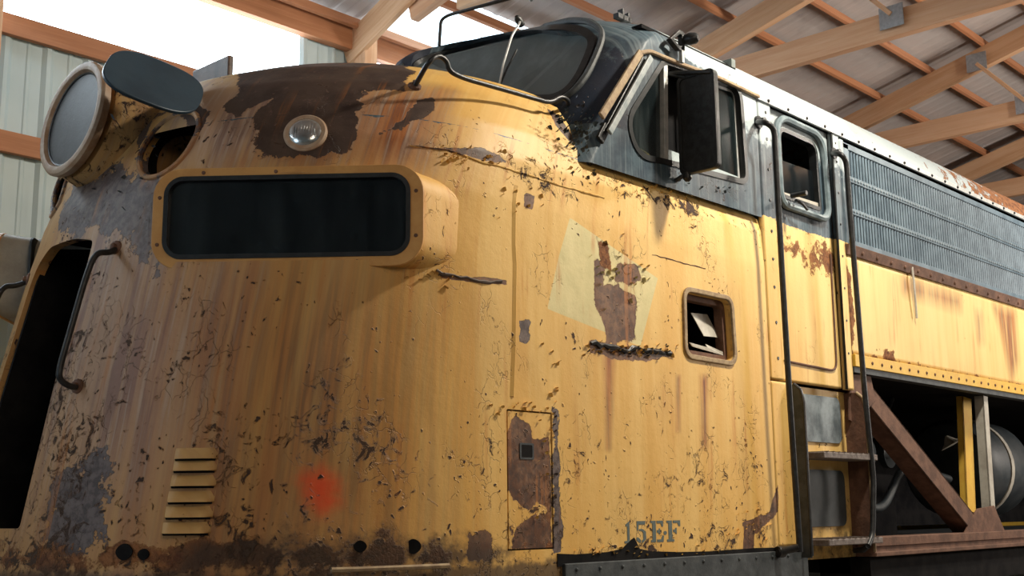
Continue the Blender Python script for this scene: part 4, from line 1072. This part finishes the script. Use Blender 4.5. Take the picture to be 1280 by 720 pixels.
# ---- door bay
def flat(name, x0, x1, z0, z1, y, holes=(), rim=True, step=.014):
    nx = max(3, int((x1-x0)/step)); nz = max(3, int((z1-z0)/step))
    o = cut_sheet(name, np.linspace(x0, x1, nx), np.linspace(z0, z1, nz), lambda u, v: np.stack([u, np.full_like(u, y), v], -1), list(holes), LIV, None, (lambda c: (0, 1, 0)) if holes else None, .05)
    me = o.data
    # return the outer edges so that the sheet has thickness
    bm = bmesh.new(); bm.from_mesh(me); su = bm.verts.layers.float.get('su')
    be = [e for e in bm.edges if len(e.link_faces) == 1 and all(min(abs(v.co.x-x0), abs(v.co.x-x1), abs(v.co.z-z0), abs(v.co.z-z1)) < 1e-4 for v in e.verts)]
    ex = bmesh.ops.extrude_edge_only(bm, edges=be)
    for g_ in ex['geom']:
        if isinstance(g_, bmesh.types.BMVert): g_.co.y += .03
    bmesh.ops.recalc_face_normals(bm, faces=bm.faces); bm.to_mesh(me); bm.free()
    for k_ in ('su', 'sv'): me.attributes.remove(me.attributes[k_])
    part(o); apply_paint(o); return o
xd0, xd1 = 5.90, 6.60
post = flat('door_post_plate', 5.752, 5.885, 2.18, 3.785, -.004)
for z_ in (2.3, 2.5, 2.7, 2.86, 3.02, 3.2, 3.38, 3.56, 3.72): part(MB().lathe((5.835, -.004, z_), (0, -1, 0), [(0, .010), (.004, .008)], 8).build('rivet', M_blk, smooth=True), post)
dw_xz = round_poly(P2([(972, 160), (1018, 181), (1024, 262), (977, 245)], .03), [.07, .07, .02, .02])
door = flat('cab_door', xd0, xd1, 2.185, 3.775, .022, [dw_xz]); label(door, 'narrow cab side door with open window')
me = door.data; co = np.array([v.co[:] for v in me.vertices])
me.attributes['rust'].data.foreach_set('value', np.clip(.66-np.abs(co[:, 2]-2.95)/.30+(co[:, 0]-6.35)*.5, -.6, .62).astype(np.float32))
wo = offset_poly(dw_xz, .085); wi = offset_poly(dw_xz, .012)
df = part(MB().ring([(a, .024, b) for a, b in wo], [(a, .0, b) for a, b in offset_poly(dw_xz, .045)], (0, .004, 0)).build('door_window_bulge', M_blk2, smooth=True), door)
part(MB().tube([(a, .004, b) for a, b in offset_poly(dw_xz, .062)], .022, 8, True).build('door_window_moulding', metal_paint('blue_grey_moulding', (.10, .14, .16), (.20, .25, .27), .45, 10, .05), smooth=True), door)
part(MB().ring([(a, .018, b) for a, b in wi], [(a, .018, b) for a, b in offset_poly(dw_xz, -.012)], (0, .05, 0)).build('door_window_gasket', M_blk2), door)
g_ = strip('window_sill_plate', P2([(979, 240), (1023, 254), (1024, 262), (979, 245)], .03), .028, .05, M_white, door)
g_ = strip('dropped_glass', P2([(976, 200), (1021, 216), (1022, 258), (977, 243)], .05), .05, .055, M_glassn, door, 0)
part(MB().box((6.02, .16, 3.2), (6.06, .17, 3.8)).build('door_inner_edge', M_cabin), door)
part(MB().box((5.75, .60, 2.2), (6.75, .62, 3.78)).build('passage_wall', metal_paint('dim_passage_paint', (.075, .085, .08), (.10, .11, .105), .7, 8, .05)))
# pressed outline of the lower door panel
dl = P2([(982, 440), (1046, 452), (1047, 300), (1040, 300)], .02)
zl = 2.285
part(MB().tube(smooth_path([(5.94, .018, zl+.012), (6.50, .018, zl), (6.545, .018, zl+.03), (6.55, .018, 3.0)], .05), .007, 6).build('panel_outline', M_rust, smooth=True), door)
hd = [PY(994, 252, -.0), PY(996, 250, -.05), PY(1003, 254, -.06), PY(1009, 262, -.05)]
part(MB().tube(smooth_path(hd, .03), .009, 8).build('door_handle', M_blk, smooth=True), door)
jam = flat('door_jamb', 6.615, 6.70, 2.18, 3.785, -.006)
for z_ in (2.4, 2.6, 2.8, 3.0, 3.2, 3.4, 3.6, 3.72): part(MB().lathe((6.66, -.006, z_), (0, -1, 0), [(0, .008), (.004, .006)], 8).build('rivet', M_blk, smooth=True), jam)
part(MB().tube([(6.612, -.004, 2.18), (6.612, -.004, 3.78)], .009, 6).build('jamb_seal', M_blk2), jam)

# ---- ladder well below the door
part(flat('ladder_side_plate', 5.752, 5.98, 1.285, 2.17, -.002))
bkp = part(MB().box((5.98, .06, 1.2), (6.72, .07, 2.17)).build('ladder_back_plate', LIV)); apply_paint(bkp)
yb_ = .056
for z0, z1, lb in ((1.86, 2.13, 'upper'), (1.38, 1.70, 'lower')):
    o = part(MB().prism([(a, yb_, b) for a, b in rrect(6.12, 6.62, z0, z1, .05, 4)], (0, -.006, 0)).build('toe_panel', metal_paint('bare_blue_grey_'+lb, (.085, .105, .12) if lb == 'upper' else (.05, .06, .066), (.22, .26, .28) if lb == 'upper' else (.075, .085, .09), .6, 6, .12)), bkp)
for x_, rr_ in ((5.955, 1), (6.69, 1)):
    pth = [(x_+.03, .09, 2.13), (x_+.03, -.02, 2.16), (x_+.0, -.055, 2.10), (x_, -.055, 1.24), (x_, .02, 1.22)]
    m = MB(); SP = smooth_path(pth, .05, 4)
    for i in range(len(SP)-1):
        a, b = SP[i], SP[i+1]
    o = part(MB().prism([(x_, -.075, 1.22), (x_, -.075, 2.09), (x_, -.06, 2.14), (x_, -.02, 2.165)]+([(x_, .06, 2.165), (x_, .06, 1.22)] if x_ > 6.3 else [(x_, -.01, 2.165), (x_, -.01, 1.22)]), (.014, 0, 0)).build('ladder_stringer', M_sill if x_ < 6.3 else M_rust, bevel=.002))
    part(MB().tube([(x_+.007, -.075, 1.23), (x_+.007, -.077, 2.06), (x_+.007, -.06, 2.13), (x_+.007, -.02, 2.165)], .010, 8).build('stringer_lip', M_blk if x_ < 6.3 else M_cream, smooth=True), o)
for z_ in (1.79, 1.315):
    st = part(MB().box((6.06, -.13, z_-.035), (6.70, .055, z_)).build('ladder_step', M_step, bevel=.005)); label(st, 'worn grey-brown step')
    for q in range(9): part(MB().box((6.09+q*.068, -.14, z_), (6.098+q*.068, .05, z_+.005)).build('tread_rib', M_step), st)
# ---- long vertical handrails
def rail(name, top, pts, lab, y=-.13):
    P = [PY(*top, -.0), PY(top[0]+2, top[1]-1, -.06)]+[PY(a, b, y) for a, b in pts]
    o = part(MB().tube(smooth_path(P, .05, 6), .0165, 14).build(name, M_blk, smooth=True)); label(o, lab)
    f = PY(*top, 0.0)
    part(MB().lathe(f, (0, -1, 0), [(0, .038), (.014, .036), (.018, .022), (.05, .020)], 14).build('rail_socket', M_blk, smooth=True), o)
    return o
r1 = rail('door_handrail', (947, 153), [(960, 154), (968, 162), (971, 220), (977, 330), (986, 480), (1000, 690)], 'black handrail in front of the cab door')
r2 = rail('door_handrail', (1041, 192), [(1052, 193), (1058, 202), (1062, 260), (1072, 380), (1080, 480), (1088, 560), (1092, 600), (1091, 668), (1085, 682)], 'black handrail behind the cab door')
e2 = PY(1073, 688, -.02); part(MB().tube([PY(1085, 682, -.13), (e2+PY(1085, 682, -.13))/2+np.array([0, 0, -.01]), e2+np.array([0, .02, 0])], .0165, 12).build('rail_foot', M_blk, smooth=True), r2)
e1 = PY(982, 690, -.13); part(MB().tube([PY(999, 684, -.13), PY(975, 690, -.04)], .02, 10).lathe(PY(972, 690, -.03), (1, -.3, 0), [(0, .03), (.04, .03)], 12).build('rail_foot', M_blk, smooth=True), r1)
part(MB().lathe(PY(989, 245, -.03), (0, -1, 0), [(0, .015), (.10, .015)], 10).build('rail_bracket', M_blk, smooth=True), r1)

# ---- mirror on the cab side
xm = float(PY(862, 150, -.10)[0])
q = [PX(846, 99, xm), PX(887, 84, xm), PX(898, 209, xm), PX(860, 217, xm)]
ymn = [p[1] for p in q]; zmn = [p[2] for p in q]
y0, y1 = min(ymn), max(ymn); z0, z1 = (zmn[2]+zmn[3])/2, (zmn[0]+zmn[1])/2
mo = [(xm, a, b) for a, b in rrect(y0, y1, z0, z1, .03, 4)]; mi = [(xm, a, b) for a, b in rrect(y0+.018, y1-.018, z0+.018, z1-.018, .022, 4)]
mr = part(MB().prism(mo, (.035, 0, 0)).build('side_mirror', M_blk, bevel=.006, smooth=True)); label(mr, 'tall black rear-view mirror seen from its back')
part(MB().ring([(xm-.006, a, b) for _, a, b in mo], [(xm-.006, a, b) for _, a, b in mi], (.008, 0, 0)).build('mirror_rim', M_blk2, bevel=.002), mr)
part(MB().prism([(xm+.036, a, b) for _, a, b in mi], (.003, 0, 0)).build('mirror_glass', M_chrome), mr)
part(MB().tube([(xm+.0, y0-.0+.02, z1-.02), (xm-.02, .0, z1+.03)], .012, 8).tube([(xm+.0, y1-.05, z1-.01), (xm-.03, y1+.05, z1+.03), (xm-.03, 0.0, z1+.05)], .009, 8).build('mirror_arm', M_blk, smooth=True), mr)
part(MB().tube([(xm+.01, y1-.04, z0+.01), (xm, .0, z0-.02)], .012, 8).lathe((xm+.01, y1-.035, z0+.01), (0, 0, -1), [(0, .022), (.03, .024), (.045, .012)], 12).build('mirror_lower_arm', M_blk, smooth=True), mr)
# small bracketed spotlight stub on the roof edge above the mirror
c = PY(846, 52, -.02)
br = MB().ring([c+np.array([a, -.03, b]) for a, b in ((-.10, -.02), (-.01, .055), (.03, .05), (.03, -.05), (-.02, -.06))], [c+np.array([a, -.03, b]) for a, b in ((-.07, -.017), (-.01, .03), (.008, .027), (.008, -.03), (-.02, -.035))], (0, .03, 0))
br = part(br.build('roof_bracket', M_blk, bevel=.003))
part(MB().lathe(c+np.array([.05, -.05, .015]), (.3, -1, 0), [(-.03, .028), (.0, .034), (.03, .030), (.045, .018)], 14).build('bracket_knob', M_blk, smooth=True), br)
part(MB().box(c+np.array([.0, -.03, -.12]), c+np.array([.02, -.01, -.03])).build('bracket_stem', M_alu), br)

# ---- grille band, side panel, riveted rail
xg0 = 6.715; XE = 16.0
flat('panel_strip', 6.712, 6.755, 3.085, 3.76, -.008)
zg0, zg1 = 3.09, 3.75
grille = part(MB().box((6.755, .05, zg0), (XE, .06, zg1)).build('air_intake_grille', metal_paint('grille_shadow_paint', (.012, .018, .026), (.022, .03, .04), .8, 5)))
label(grille, 'long faded blue grille of narrow vertical louvres in three rows')
sl_ = MB()
rows = [(3.125, 3.295), (3.335, 3.505), (3.545, 3.715)]
for x_ in np.arange(6.83, XE-.05, .040):
    for (a, b) in rows:
        sl_.hexa([(x_, .006, a), (x_+.017, .0, a), (x_+.019, .006, a), (x_+.004, .012, a)], [(x_, .006, b), (x_+.017, .0, b), (x_+.019, .006, b), (x_+.004, .012, b)])
part(sl_.build('louvre_slats', M_grille), grille)
fr = MB()
for (a, b, yo) in ((3.085, 3.125, 0), (3.295, 3.335, .0), (3.505, 3.545, .0), (3.715, 3.755, 0)): fr.box((6.755, -.004, a), (XE, .03, b))
fr.box((6.755, -.004, 3.09), (6.83, .03, 3.75))
part(fr.build('grille_frame', M_grille, bevel=.003), grille)
beads = MB()
for x_ in np.arange(6.84, 12.0, .040):
    for z_ in (3.315, 3.525): beads.lathe((x_+.014, -.004, z_), (0, -1, 0), [(0, .011), (.008, .007)], 6)
bd_ = part(beads.build('ridge_beads', metal_paint('worn_grille_edge', (.16, .21, .25), (.24, .29, .33), .5, 8)), grille); bd_['kind'] = 'stuff'
led = part(MB().prism([(6.712, -.03, 3.085), (6.712, .02, 3.085), (6.712, .02, 3.02), (6.712, -.012, 3.02)], (XE-6.7, 0, 0)).build('rusty_ledge', M_rust, bevel=.003))
for x_ in np.arange(6.9, 10.5, .2): part(MB().lathe((x_, -.02, 3.05), (0, -1, 0), [(0, .014), (.006, .012), (.010, .004)], 8).build('bolt', M_rust, smooth=True), led)
sp = flat('side_panel', 6.712, XE, 2.40, 3.02, .0, step=.03)
me = sp.data; co = np.array([v.co[:] for v in me.vertices]); x_, z_ = co[:, 0], co[:, 2]
ru = np.clip(.5-(z_-2.40)/.10, -.5, .62)
for poly in (P2([(1056, 330), (1063, 345), (1067, 400), (1064, 452), (1058, 440), (1060, 380)]), P2([(1106, 440), (1116, 442), (1116, 462), (1104, 462)])):
    ru = np.maximum(ru, np.clip(.62-sdf_poly(x_, z_, poly)/.07, -.5, 1.0))
me.attributes['rust'].data.foreach_set('value', ru.astype(np.float32)); me.attributes['chips'].data.foreach_set('value', np.full(len(co), -.35, np.float32))
st_ = np.full(len(co), -1.0)
for poly in (P2([(1242, 382), (1268, 390), (1272, 450), (1264, 470), (1256, 430)]), P2([(1222, 395), (1226, 395), (1228, 425), (1224, 425)]), P2([(1130, 350), (1200, 372), (1200, 385), (1130, 362)])):
    st_ = np.maximum(st_, np.clip(.55-sdf_poly(x_, z_, poly)/.14, -.5, .9))
me.attributes['stain'].data.foreach_set('value', st_.astype(np.float32))
label(sp, 'pale yellow lower side panel with rust runs')
part(MB().tube([PY(1140, 334, -.02), PY(1142, 350, -.03), PY(1146, 398, -.02)], .008, 8).build('bent_rod', M_white, smooth=True), sp)
rl = part(MB().box((6.712, -.022, 2.325), (XE, .03, 2.40)).build('riveted_rail', M_yel2, bevel=.003))
for x_ in np.arange(6.80, 10.6, .13): part(MB().lathe((x_, -.022, 2.36), (0, -1, 0), [(0, .011), (.005, .009), (.008, .003)], 8).build('rivet', M_rust, smooth=True), rl)
part(MB().box((6.712, -.01, 2.29), (XE, .06, 2.325)).build('rail_lower_edge', M_sill), rl)
# ---- open truss bay: chords, brace, posts, gussets
part(MB().box((6.72, -.03, 1.255), (XE, .12, 1.31)).box((6.72, -.075, 1.20), (XE, .06, 1.225)).box((6.72, -.02, 1.22), (XE, .0, 1.26)).build('bottom_chord', M_rust, bevel=.004))
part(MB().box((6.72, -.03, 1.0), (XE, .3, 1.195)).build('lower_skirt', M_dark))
def ibar(name, a, b, wd, dp, mat, lab=None, y=.0):
    a = np.array(a); b = np.array(b); d = (b-a)/np.linalg.norm(b-a); pr = np.array([-d[2], 0, d[0]])*wd/2
    m = MB(); m.prism([a-pr, a+pr, b+pr, b-pr], (0, .014, 0))
    for s_ in (-1, 1):
        e_ = pr*s_; f_ = pr*s_*.82; m.prism([a+e_, a+f_, b+f_, b+e_], (0, dp, 0))
    o = part(m.build(name, mat, bevel=.003))
    if lab: label(o, lab)
    return o
ibar('diagonal_brace', PY(1078, 482, .02), PY(1228, 668, .02), .135, .14, M_rust, 'rusty diagonal brace across the open bay')
ibar('side_post', PY(1209, 497, .22), PY(1215, 640, .22), .17, .05, M_yel2, 'bright yellow upright set back in the bay')
ibar('side_post', PY(1232, 495, .03), PY(1243, 655, .03), .08, .07, M_white, 'whitish upright at the foot of the brace')
ibar('side_post', PY(1070, 470, .03), PY(1076, 690, .03), .09, .12, M_rust)
gp = [PY(1205, 668, .015), PY(1222, 636, .015), PY(1243, 632, .015), PY(1258, 668, .015)]
part(MB().prism(gp, (0, .012, 0)).build('gusset', M_rust, bevel=.002))
gp = [PY(1062, 468, .015), PY(1088, 468, .015), PY(1095, 500, .015), PY(1070, 530, .015), PY(1062, 525, .015)]
part(MB().prism(gp, (0, .012, 0)).build('gusset', M_rust, bevel=.002))
for x_ in (10.9, 13.2): ibar('side_post', (x_, .03, 1.3), (x_, .03, 2.3), .1, .12, M_rust)
# machinery in the dark
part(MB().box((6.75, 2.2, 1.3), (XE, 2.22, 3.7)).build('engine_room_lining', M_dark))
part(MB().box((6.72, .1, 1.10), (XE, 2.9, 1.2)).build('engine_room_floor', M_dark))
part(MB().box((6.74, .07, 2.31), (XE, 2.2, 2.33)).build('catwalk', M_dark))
dr = part(MB().lathe((9.75, .75, 1.80), (1, .0, 0), [(-.02, .25), (.0, .36), (.06, .40), (.75, .40), (.80, .36), (.82, .2)], 40).build('air_reservoir_drum', M_drum, smooth=True)); label(dr, 'dull blue-grey drum deep in the bay')
part(MB().lathe((9.75+.3, .75, 1.80), (1, 0, 0), [(0, .41), (.03, .415), (.06, .41)], 40).build('drum_strap', M_white, smooth=True), dr)
eb = MB().box((7.3, 1.0, 1.2), (9.3, 2.0, 1.75)).box((7.5, 1.1, 1.75), (9.1, 1.9, 2.1))
eb = part(eb.build('engine_block', M_dark, bevel=.03))
for i in range(5): part(MB().lathe((7.65+i*.35, .96, 1.9), (0, -1, 0), [(0, .11), (.05, .11), (.07, .05)], 20).build('cover_cap', M_drum, smooth=True), eb)
part(MB().tube(smooth_path([(7.0, .6, 1.3), (7.2, .5, 1.6), (8.0, .5, 1.45), (8.6, .6, 1.8), (9.4, .6, 1.7)], .2), .03, 10).tube(smooth_path([(7.2, .8, 2.3), (7.6, .7, 1.9), (8.4, .7, 2.0), (8.7, .7, 2.3)], .2), .02, 8).build('pipework', M_drum, smooth=True))
part(MB().lathe(PY(1187, 552, .5), (.2, -.5, -1), [(-.05, .01), (.0, .05), (.03, .09), (.035, .02)], 20).build('work_lamp_shade', M_white, smooth=True))
# running gear below, out of direct view but under the body
for x_ in (3.0, 5.6, 8.2, 14, 16.6, 19.2):
    for y_ in (.55, 2.35):
        part(MB().lathe((x_, y_, .53), (0, 1, 0), [(0, .38), (.0, .53), (.03, .53), (.12, .50), (.14, .40), (.14, .1)], 40).build('wheel', M_rust, smooth=True))
part(MB().box((2.6, .6, .45), (8.6, .8, .75)).box((2.6, 2.2, .45), (8.6, 2.4, .75)).box((13.6, .6, .45), (19.6, .8, .75)).box((13.6, 2.2, .45), (19.6, 2.4, .75)).box((2.6, .6, .7), (24, 2.4, 1.25)).build('truck_frames', M_sill))
# box standing on the far shoulder of the hood
bx0 = PX(240, 104, 3.35); 
xb = 3.62; qa = PX(240, 104, xb); qb = PX(286, 68, xb)
part(MB().box((xb, qb[1], 3.35), (xb+.035, qa[1], qb[2])).build('hood_top_box', LIV, bevel=.008)); 
hb = [o for o in loco.children if o.name.startswith('hood_top_box')][0]; apply_paint(hb, side=False)
hb.data.attributes['bare'].data.foreach_set('value', np.array([.9 if v.co.z > 3.6 else .35 for v in hb.data.vertices], np.float32)); label(hb, 'upright box with dark peeled top behind the hood')

# ---- loose curled paint
flakes('loose_paint_flakes', [(720, 160, 12, 20, 46, .020), (700, 150, 8, 10, 16, .018), (600, 200, 30, 8, 24, .016), (650, 245, 20, 14, 12, .014), (860, 240, 40, 8, 46, .012), (790, 438, 30, 4, 40, .016),
        (760, 350, 14, 30, 20, .016), (545, 345, 20, 6, 10, .014), (688, 560, 6, 60, 34, .014), (645, 512, 24, 4, 20, .013), (790, 350, 12, 12, 10, .016), (800, 690, 60, 3, 30, .014), (940, 660, 16, 16, 16, .014)], LIV, 5)
fo_ = [o for o in loco.children if o.name.startswith('loose_paint')][0]; apply_paint(fo_)
fo_.data.attributes['bare'].data.foreach_set('value', np.full(len(fo_.data.vertices), .12, np.float32))
flakes('dark_paint_flakes', [(722, 170, 10, 16, 40, .020), (790, 440, 28, 3, 36, .014), (150, 215, 30, 30, 16, .012), (745, 215, 14, 6, 12, .014)], M_sill, 9)
